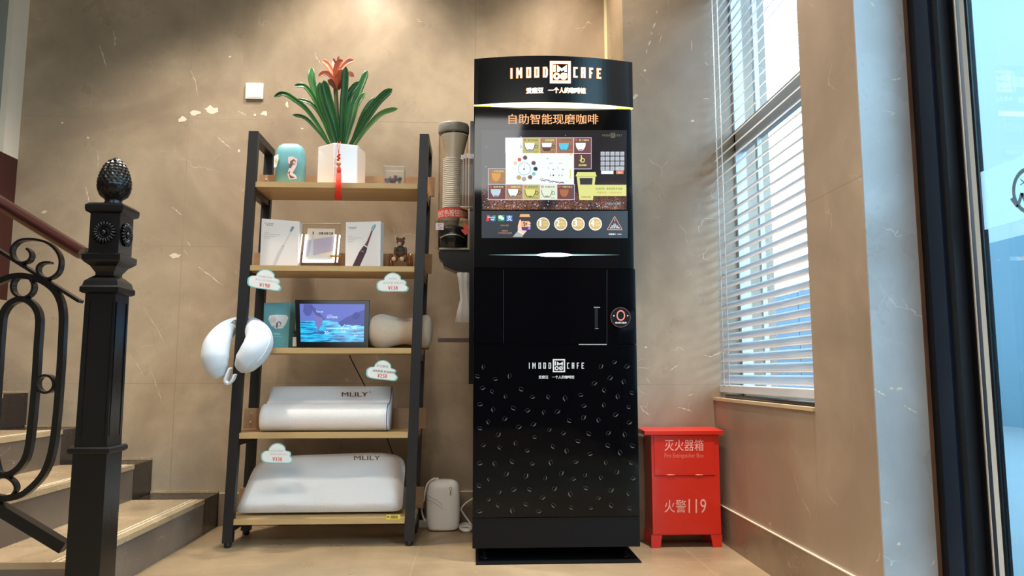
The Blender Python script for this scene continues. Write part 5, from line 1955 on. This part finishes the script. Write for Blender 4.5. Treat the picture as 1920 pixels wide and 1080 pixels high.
def cup(s, x, y, liquid, line, l=6, handle=True, fill_h=1.0, lower=None):
    """cup of the menu tiles with its left rim at (x, y)"""
    out = [(x, y), (x + 19, y), (x + 18.2, y + 7), (x + 15, y + 12.5), (x + 13, y + 14.5), (x + 6, y + 14.5), (x + 4, y + 12.5), (x + .8, y + 7)]
    s.poly([(px_ + (1 if px_ > x + 9 else -1) * 0.9, py_ + 0.8) for px_, py_ in out], line, l)
    s.poly(out, liquid, l + 1)
    if lower:
        s.poly([(x + .8, y + 8), (x + 18.2, y + 8), (x + 15, y + 12.5), (x + 13, y + 14.5), (x + 6, y + 14.5), (x + 4, y + 12.5)], lower, l + 2)
    s.rect(x + 6, y + 12.2, x + 13, y + 14, line, l + 2)
    if handle:
        s.ring(x + 21.8, y + 7, 2.8, 1.0, line, l + 1, 16)


s = Sheet(MF)
s.rect(947, 258, 1109, 288, cbl, 3).rect(915, 316, 949, 375, cbl, 3).rect(915, 345.5, 1077.5, 375, cbl, 3).rect(1075, 287, 1109, 317.5, cbl, 3)
s.rect(948, 259, 1076, 346, cwh, 4)
TILE = [('tile', 980, 1012, 259, 287.5, col_), ('tile', 1012.6, 1043, 259, 287.5, cta), ('tile', 1043.6, 1075, 259, 287.5, G('clay', (176, 112, 86))), ('tile', 1076, 1108, 259, 287.5, cma),
        ('tile', 1076, 1108, 289, 316.5, cred2), ('tile', 916, 948, 317, 345.5, cta), ('tile', 916, 948, 346.5, 374, cma), ('tile', 949, 980, 346.5, 374, cta), ('tile', 981, 1012, 346.5, 374, col_), ('tile', 1013, 1044, 346.5, 374, cpa), ('tile', 1045, 1076.5, 346.5, 374, cma)]
for i, (_, x0, x1, y0, y1, mm) in enumerate(TILE):
    s.rect(x0, y0, x1, y1, mm, 5)
NAMES = ['意式浓缩', '拿铁咖啡', '美式咖啡', '摩卡咖啡', None, '卡布奇诺', '香草拿铁', '焦糖玛琪', '原味奶茶', '柠檬红茶', '牛奶巧克力']
for (_, x0, x1, y0, y1, mm), nm in zip(TILE, NAMES):
    if not nm:
        continue
    s.text(nm, x0 + 9, y0 + 2.6, x1 - 4, y0 + 6.2, cye if mm in (cma, cta, cred2) else cgr, 6, 0.02)
    s.ring(x0 + 4, y0 + 4, 1.7, 1.4, cred, 6, 12)
    s.text('12.00', x1 - 12, y1 - 3.4, x1 - 4, y1 - 1.2, cink, 6)
cup(s, 983.5, 268.5, cwh, cink)
cup(s, 1015.5, 268.5, cwh, cdk, lower=cma)
cup(s, 1047.5, 269, ccy, cma)
cup(s, 1079, 268.5, cwh, cma)
cup(s, 920, 355, G('milk', (200, 226, 240)), cma)
cup(s, 952.5, 355, cwh, cdk)
cup(s, 984.5, 355.5, cye, cdk)
cup(s, 1015.5, 355.5, cpa, cgr)
s.poly([(1049, 355.5), (1066, 355.5), (1065, 364), (1060.5, 369.5), (1054.5, 369.5), (1050, 364)], cbr, 6)
s.poly([(921.5, 325), (939, 325), (938, 333), (933, 340), (927, 340), (922.5, 333)], cor, 6)
s.ring(975, 275.5, 2.4, 1.0, cgr, 6, 10, -PI / 2, PI / 2)
# hand on the dark tile
s.poly([(1088.5, 291.5), (1090.6, 291.5), (1091.2, 296.5), (1096, 298), (1096.6, 301), (1095, 305), (1089, 305), (1086.4, 300.5), (1087.8, 299.4), (1089, 300.5)], cye, 6)
s.poly([(1090.8, 298.5), (1095, 299.5), (1094, 303.5), (1090, 303.5)], cred2, 7)
s.text('请选择咖啡', 1084.5, 308, 1099.5, 312, cye, 6, 0.03)
s.mb.build('menu_tiles', scr)
s = Sheet(MF)
cx0, cy0 = 983, 317
s.ring(cx0, cy0, 11.5, 1.2, cte, 5, 32)
for a_, rr, cc, ring in ((-86, 21, cma, 1), (-118, 19.5, cred, 0), (-32, 20.5, cma, 1), (0, 21, cdk, 1), (28, 20, cte, 0), (55, 19, G('mocha', (140, 90, 66)), 1), (92, 19, G('latte', (206, 180, 150)), 1), (122, 19, cor, 1), (212, 20, G('cream', (250, 224, 170)), 0)):
    x, y = cx0 + rr * math.cos(math.radians(a_)), cy0 + rr * math.sin(math.radians(a_))
    s.ell(x, y, 4.6, 4.4, cte if ring else cwh, 5, 18).ell(x, y, 3.6, 3.5, cc, 6, 18)
s.ell(cx0 - 0.5, cy0 + .4, 1.7, 1.7, G('hub', (70, 130, 150)), 6, 12)
s.line([(cx0, cy0), (cx0, cy0 - 9)], 0.8, cte, 6)
random.seed(5)
for k in range(46):
    t_ = k / 45
    x, y = 1013 + 44 * t_, 336 + 7 * t_ ** 0.6 + random.uniform(-2.6, 2.6) * (1 - .6 * t_)
    s.poly([(x - 1.3, y), (x, y - .9), (x + 1.3, y + .2), (x, y + .9)], random.choice((cink, cdk, G('mocha', (140, 90, 66)))), 5)
for k in range(5):
    s.ell(1032 + k * 5.4, 329, 1.5, 1.6, (cte, cdk, cpa, cte, cte)[k], 5, 10)
for k in range(4):
    s.line([(1027 + k * 9, 314 + (k % 2) * 3), (1029.5 + k * 9, 317 + (k % 2) * 2)], 1.2, cma if k % 2 else cte, 5)
s.rect(1025, 296.5, 1027.5, 299, cte, 5).rect(1029, 306, 1036, 307, cte, 5).rect(1047, 306, 1054, 307, cte, 5)
s.rect(1068, 318, 1071, 336, cye, 5).ell(1070, 290, 2.5, 2.5, cye, 5, 12)
s.mb.build('brewing_picture', scr)
s = Sheet(MF)
m_key, m_keyd = G('key', (200, 204, 212), 0.95), G('keyshade', (120, 116, 122), 0.9)
for r_ in range(4):
    for c_ in range(5):
        x, y = 1126 + c_ * 9.2, 284.6 + r_ * 9.2
        if r_ == 3 and c_ == 4:
            continue
        x1 = x + (16.6 if (r_ == 3 and c_ == 3) else 7.6)
        s.rect(x, y, x1, y + 7.6, m_key, 3)
        s.text('ABCDEFGHIJKLMNOPQRS'[r_ * 5 + c_], (x + x1) / 2 - 1, y + 2.6, (x + x1) / 2 + 1.4, y + 6, m_keyd, 4)
s.rect(1127, 320.5, 1150, 326.5, cwh, 3).rect(1155, 320.5, 1169, 326.5, G('hot', (250, 130, 70)), 3)
s.text('确认', 1159, 321.8, 1165, 325.2, cwh, 4)
logo(s, 1149, 254, 0.215, G('olive2', (150, 146, 84), 0.6), 3)
s.mb.build('keypad', scr)
s = Sheet(MF)
T8 = lambda x, y: (1040 + x / 6.353, 230 + y / 6.353)
s.poly([T8(*p) for p in ((268, 590), (486, 590), (492, 622), (502, 640), (246, 640), (258, 618))], cye, 4)
s.poly([T8(*p) for p in ((262, 645), (486, 645), (455, 922), (295, 922))], cye, 4)
s.line([T8(255, 642), T8(496, 642)], 0.6, col_, 5)
s.poly([T8(*p) for p in ((295, 662), (452, 662), (444, 740), (302, 740))], cdk, 5)
s.poly([T8(*p) for p in ((470, 742), (852, 742), (852, 875), (462, 875))], cye, 5)
s.text('扫码点单', *T8(318, 878), *T8(428, 897), cma, 6, 0.02)
s.text('如遇故障  请直接联系客服', *T8(484, 775), *T8(806, 803), cgr, 6)
s.text('客服电话：17702516243', *T8(500, 822), *T8(796, 848), G('rust', (220, 130, 80)), 6)
s.text('17702516243', *T8(602, 955), *T8(786, 978), G('phone', (120, 214, 240)), 3)
s.mb.build('cup_advert', scr)

# control strip under the screen
m_strip_bg = mat('slate_strip', (42, 44, 52), 0.3, emit=(38, 42, 52), es=0.22)
E_ = lambda nm, c, e=0.22: mat('strip_' + nm, c, 0.4, emit=c, es=e)
s = Sheet(MF)
s.rect(903, 395.5, 1177, 446.5, m_strip_bg, 1)
pan = s.mb.build('control_strip', upp)
s = Sheet(MF)
T1 = lambda x, y: (895 + x / 12.8, 390 + y / 12.8)
w_, red, blu, gre, bl2 = E_('white', (236, 240, 240)), E_('red', (226, 52, 50)), E_('blue', (40, 92, 150)), E_('green', (30, 150, 96)), E_('blue2', (26, 98, 180))
s.poly([T1(*p) for p in ((240, 168), (300, 168), (270, 318), (210, 318))], red, 2)
s.poly([T1(*p) for p in ((300, 172), (385, 172), (360, 318), (275, 318))], E_('navy', (34, 62, 110)), 2)
s.poly([T1(*p) for p in ((375, 172), (450, 172), (430, 318), (350, 318))], E_('teal', (40, 128, 138)), 2)
s.text('UnionPay', *T1(248, 205), *T1(430, 250), w_, 3, 0.03)
s.text('银联', *T1(318, 255), *T1(405, 300), w_, 3, 0.03)
s.rect(*T1(495, 168), *T1(650, 318), gre, 2)
s.ell(*T1(553, 222), 4.0, 3.3, w_, 3, 18).ell(*T1(600, 252), 3.4, 2.8, w_, 3, 18)
s.rect(*T1(692, 168), *T1(845, 318), bl2, 2)
s.text('支', *T1(708, 184), *T1(832, 306), w_, 3, 0.03)
s.mb.build('payment_icon', pan)
s = Sheet(MF)
cop = E_('copper', (190, 132, 104), 0.35)
s.text('· 扫码加入我们', *T1(540, 402), *T1(752, 436), cop, 2, 0.02)
s.text('客服热线', *T1(588, 530), *T1(730, 565), cop, 2, 0.02)
s.text('17702516243', *T1(498, 580), *T1(824, 622), cop, 2)
s.mb.build('strip_lettering', pan)
s = Sheet(MF)
bge, skin, pur, brn, gry = E_('beige', (232, 168, 116)), E_('skin', (242, 196, 172)), E_('purple', (84, 36, 130)), E_('cocoa', (58, 34, 32), 0.3), E_('cuff', (160, 160, 156), 0.35)
s.poly([T1(*p) for p in ((1030, 150), (1245, 150), (1270, 215), (1010, 215))], bge, 2)
s.poly([T1(*p) for p in ((1018, 218), (1262, 218), (1250, 320), (1030, 320))], brn, 2)
s.poly([T1(*p) for p in ((1030, 315), (1250, 315), (1215, 460), (1050, 460))], bge, 3)
s.poly([T1(*p) for p in ((1062, 458), (1215, 458), (1200, 545), (1078, 545))], pur, 3)
s.poly([T1(*p) for p in ((1010, 300), (1030, 275), (1048, 300), (1045, 420), (1075, 540), (1190, 545), (1110, 640), (970, 560), (970, 430))], skin, 4)
for k in range(3):
    s.ell(*T1(1245, 368 + k * 62), 2.6, 2.3, skin if k < 2 else E_('lilac', (170, 130, 230)), 4, 14)
s.poly([T1(*p) for p in ((965, 560), (1105, 640), (1080, 698), (845, 698))], gry, 4)
s.line([T1(968, 558), T1(1104, 640)], 1.4, w_, 5)
for x, y in ((1120, 358), (1172, 382), (1130, 415)):
    s.ell(*T1(x, y), 1.5, 1.8, brn, 4, 12)
s.mb.build('cup_in_hand', pan)
gld, gl2, gtx = E_('gold', (196, 164, 104)), E_('rim', (240, 226, 212)), E_('goldtext', (226, 208, 160))
for i, (cxp, cyp) in enumerate(((1018.3, 420), (1051.2, 420), (1084, 420), (1116.2, 420))):
    s = Sheet(MF)
    s.ell(cxp, cyp, 12.3, 12.3, gl2, 2, 36).ell(cxp, cyp, 10.6, 10.6, gld, 3, 36)
    s.text(str(i + 1), cxp - 8, cyp - 7.5, cxp - 2.4, cyp + 4.5, w_, 4, 0.04)
    s.text(('选择', '确认', '扫码', '取杯')[i], cxp - .6, cyp - 5, cxp + 7.6, cyp - 1, gtx, 4)
    s.text(('饮品', '订单', '支付', '饮用')[i], cxp - .6, cyp + .4, cxp + 7.6, cyp + 4.4, gtx, 4)
    s.mb.build('step_button', pan)
s = Sheet(MF)
T2 = lambda x, y: (1030 + x / 12, 390 + y / 12)
tri = [T2(1468, 190), T2(1640, 490), T2(1300, 490), T2(1468, 190)]
s.line(tri, 1.2, cop, 2)
s.text('!', *T2(1460, 248), *T2(1476, 318), cop, 2, 0.03)
s.text('小心', *T2(1435, 348), *T2(1502, 382), w_, 2, 0.02)
s.text('高温饮品', *T2(1395, 390), *T2(1545, 422), w_, 2, 0.02)
s.text('请注意 烫伤', *T2(1360, 430), *T2(1582, 462), w_, 2, 0.02)
s.text('机器编号：SH10', *T2(1335, 572), *T2(1618, 608), w_, 2, 0.02)
s.mb.build('warning_triangle', pan)
# lit slit
s = Sheet(MF)
m_slit, m_slit2 = glow('slit_glow', (210, 238, 255), 3.0, (200, 220, 230)), glow('slit_dim', (150, 190, 190), 0.8, (120, 140, 140))
s.poly([(915, 478), (1000, 476.8), (1080, 476.8), (1163, 478), (1080, 479.6), (1000, 479.6)], m_slit2, 1)
s.poly([(1003, 478.2), (1014, 475.6), (1026, 474.2), (1052, 474.2), (1064, 475.6), (1076, 478.2), (1064, 480.4), (1052, 481.6), (1026, 481.6), (1014, 480.4)], m_slit, 2)
s.mb.build('light_slit', upp)
# dispensing panel: hatch outline, handle slot, round button
m_seam = mat('seam_grey', (44, 44, 50), 0.3)
s = Sheet(MF)
s.line([(944, 506), (944, 644)], 0.7, m_seam, 1).line([(1138, 506), (1138, 644)], 0.7, m_seam, 1)
s.rect(1085, 645.2, 1137.5, 646.6, mat('seam_bright', (170, 170, 170), 0.3), 1)
s.mb.build('hatch_seam', dsp)
s = Sheet(MF)
s.rect(1115, 577, 1121, 615, m_door_k, 1).rect(1113, 575.5, 1125, 577.5, m_bolt, 1).rect(1115.5, 615.5, 1122, 617, m_bolt, 1)
s.mb.build('hatch_handle', dsp)
bt = MB()
bc = P(1163.5, 595, YM)
br_ = 19 * 3.04 / F_PX


def disc(mb, c, r, y0, y1, m, n=40, ky=1.0):
    return mb.prism([(c.x + r * math.cos(2 * PI * k / n), y0, c.z + r * ky * math.sin(2 * PI * k / n)) for k in range(n)], (0, y1 - y0, 0), m)


disc(bt, bc, br_, YM - 0.004, YM, m_satin)
bo = bt.build('round_button', dsp)
s = Sheet(lambda x, y, l: P(x, y, YM - 0.004) + Vector((0, -0.0006 * l, 0)))
m_ringr = mat('button_ring', (210, 120, 96), 0.3, emit=(220, 110, 80), es=0.5)
s.ring(1163.5, 595, 18.3, 0.9, mat('button_rim', (130, 74, 60), 0.3), 1, 40)
s.ring(1164, 591.5, 7.0, 2.0, m_ringr, 1, 36, ky=1.25)
s.ell(1151, 592, 1.1, 1.3, w_, 1, 10).ell(1177, 592, 1.1, 1.3, w_, 1, 10)
s.text('按动杯口推杯', 1153.5, 603.5, 1175, 606.8, w_, 1, 0.02)
s.mb.build('button_mark', bo)
# lower door print
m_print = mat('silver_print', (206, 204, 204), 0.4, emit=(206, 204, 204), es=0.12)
s = Sheet(MF)
logo(s, 1048, 685.5, 0.61, m_print, 1)
s.text('爱磨豆', 1010, 704, 1028, 710, m_print, 1, 0.03)
s.text('一个人的咖啡馆', 1035, 704, 1076.5, 710, m_print, 1, 0.03)
s.mb.build('door_lettering', ldo)
B2 = [(180, 235, 90), (125, 322, 30), (290, 345, 10), (420, 320, 100), (172, 428, -10), (260, 462, 60), (383, 508, 90), (527, 440, 40), (630, 512, 0), (775, 512, 60), (930, 525, 90), (1075, 492, 10),
      (1200, 385, -25), (1290, 450, 60), (1470, 372, 90), (1545, 475, 35), (1415, 508, 90), (148, 578, 5), (268, 628, 90), (455, 615, 45), (585, 635, -15), (735, 655, 90), (860, 645, -30), (1105, 592, -10),
      (1288, 588, 90), (1515, 605, 40), (1395, 675, -20), (225, 742, 80), (375, 712, -30), (640, 762, -30), (970, 730, 40), (1100, 700, -50), (1238, 725, 80), (1522, 745, -20), (148, 800, 30), (315, 858, -45),
      (505, 787, -20), (785, 812, -35), (650, 880, 30), (915, 845, -20), (1150, 850, 40), (1330, 842, -40), (1480, 858, 90), (178, 955, -15), (328, 975, 60), (475, 938, 95), (582, 1005, 0), (820, 968, 55), (1050, 918, 35),
      (945, 1008, 90), (1160, 1035, 0), (1325, 958, 45), (1552, 962, 40), (1437, 1025, 80), (1260, 230, -50), (1385, 190, -30), (1500, 230, -20), (1345, 335, -30)]
B3 = [(140, 133, 5), (270, 138, 85), (425, 120, 45), (600, 138, -10), (765, 130, 85), (985, 120, -15), (1250, 128, 80), (1470, 130, 40), (372, 228, -45), (545, 245, -60), (715, 265, -60), (857, 220, -50), (965, 270, -5),
      (1065, 238, -50), (1205, 260, 80), (1345, 212, -50), (1488, 265, -10), (222, 275, 80), (132, 332, 40), (310, 388, -45), (437, 365, -15), (577, 365, 45), (795, 358, -45), (937, 405, 80), (1075, 352, 35), (1295, 370, -40),
      (1450, 402, 70), (215, 452, -25), (692, 435, -20), (1185, 440, -25), (300, 505, 60), (545, 495, 40), (790, 505, 60), (945, 525, 40), (1115, 527, 0), (1298, 505, 60), (1460, 530, 40), (137, 555, 5), (425, 550, 90), (660, 557, 0)]
s = Sheet(MF)
m_bean = mat('bean_print', (86, 80, 78), 0.4)
m_bean2 = mat('bean_print_dim', (38, 37, 40), 0.4)


def bean(cx_, cy_, a, r):
    a = math.radians(a)
    c_, s_ = math.cos(a), math.sin(a)

    def tr(x, y):
        return (cx_ + r * (x * c_ - y * s_), cy_ + r * (x * s_ + y * c_))
    # lower crescent, tapering to points; then the thin upper outline
    n_ = 9
    o1 = [(-1.0 + 2.0 * k / n_, 0.62 * math.sin(PI * k / n_) + 0.10) for k in range(n_ + 1)]
    i1 = [(-1.0 + 2.0 * k / n_, 0.28 * math.sin(PI * k / n_) ** 1.3 + 0.10 + 0.14 * math.sin(2 * PI * k / n_)) for k in range(n_ + 1)]
    for k in range(n_):
        s.poly([tr(*o1[k]), tr(*o1[k + 1]), tr(*i1[k + 1]), tr(*i1[k])], m_bean, 1)
    o2 = [(-1.0 + 2.0 * k / n_, -0.62 * math.sin(PI * k / n_) + 0.02) for k in range(n_ + 1)]
    for k in range(n_ - 2):
        s.line([tr(*o2[k]), tr(*o2[k + 1])], 0.14 * r, m_bean2, 1)


random.seed(3)
for x, y, a in B2:
    bean(870 + x / 4.909, 640 + y / 4.909, a, random.uniform(4.6, 5.8))
for x, y, a in B3:
    bean(870 + x / 4.697, 840 + y / 4.697, a, random.uniform(4.6, 6.0))
s.mb.build('bean_print', ldo)

# ------------------------------------------------------------------ fire extinguisher box
m_redp = mat('red_paint', (206, 38, 22), 0.33, noise=0.05, nscale=15, coat=0.2)
m_redk = mat('red_seam', (150, 26, 18), 0.4)
m_pinkl = mat('pale_red_lettering', (236, 176, 164), 0.5)
YX = 3.25
fb = empty('fire_extinguisher_box', (0.925, 3.32, 0))
tag(fb, 'red metal fire extinguisher box with white lettering standing in the wall corner', 'fire extinguisher box')
fx0, fx1 = P(1222, 905, YX).x, P(1350, 905, YX).x
fz = lambda y: P(1285, y, YX).z
zb_ = fz(1003)
bd = MB().box((fx0, YX, zb_), (fx1, YX + 0.135, 0.478), m_redp)
bo = bd.build('box_body', fb, bevel=0.002)
x_a, x_b = P(1208, 806, YX - 0.012).x, P(1357, 806, YX - 0.012).x
lid = MB()
zl0, zl1 = P(1280, 815, YX - 0.012).z, P(1280, 809, YX - 0.012).z
lid.box((x_a, YX - 0.012, zl0), (x_b, YX + 0.136, zl1 + 0.002), m_redp)
lid.hexa([(x_a, YX + 0.136, zl1 + 0.010), (x_b, YX + 0.136, zl1 + 0.010), (x_b, YX - 0.012, zl1 + 0.002), (x_a, YX - 0.012, zl1 + 0.002)], m_redp, (0, 0, -0.0005))
lid.build('lid', fb, bevel=0.002)
for xa, xb, xc, xd in ((1221, 1241.5, 1238.5, 1222), (1333, 1354, 1354, 1337)):
    q = [P(xa, 1003, YX), P(xb, 1003, YX), P(xc, 1025, YX), P(xd, 1025, YX)]
    for p_ in q[:2]:
        p_.z = zb_
    for p_ in q[2:]:
        p_.z = 0.0
    MB().hexa(q, m_redp, (0, 0.006, 0)).build('leg', fb)
    MB().hexa([p + Vector((0, 0.129, 0)) for p in q], m_redp, (0, 0.006, 0)).build('leg', fb)
FB = lambda off: (lambda x, y, l: P(x, y, YX - off) + Vector((0, -0.0006 * l, 0)))
dr = MB()
pa, pb_ = P(1226, 818, YX - 0.003), P(1341.5, 890.5, YX - 0.003)
dr.box((pa.x, YX - 0.003, pb_.z), (pb_.x, YX + 0.001, min(pa.z, zl0 - 0.001)), m_redp)
door_f = dr.build('flap_door', fb, bevel=0.001)
s = Sheet(FB(0.003))
s.text('灭火器箱', 1246, 824, 1319, 845.5, m_pinkl, 1, -0.006)
s.text('Fire Extinguisher Box', 1246, 850, 1319.5, 860.5, mat('faded_lettering', (226, 124, 108), 0.5), 1)
s.mb.build('upper_lettering', door_f)
hg = MB()
for xa, xb in ((1250, 1265), (1304, 1318)):
    p_, q_ = P(xa, 890.5, YX - 0.002), P(xb, 890.5, YX - 0.002)
    hg.tube([p_, q_], 0.0028, mat('hinge_pink', (232, 120, 100), 0.35), 8)
hg.build('hinge', door_f)
s = Sheet(FB(0.0))
s.line([(1226, 891.6), (1341.5, 891.6)], 0.9, m_redk, 1)
s.line([(1222, 1002), (1352, 1002)], 0.7, m_redk, 1)
s.text('火警', 1246, 937, 1286.5, 961, m_pinkl, 1, -0.006)
s.text('119', 1291, 935.5, 1324, 962, m_pinkl, 1, 0.0)
s.mb.build('lower_lettering', bo)
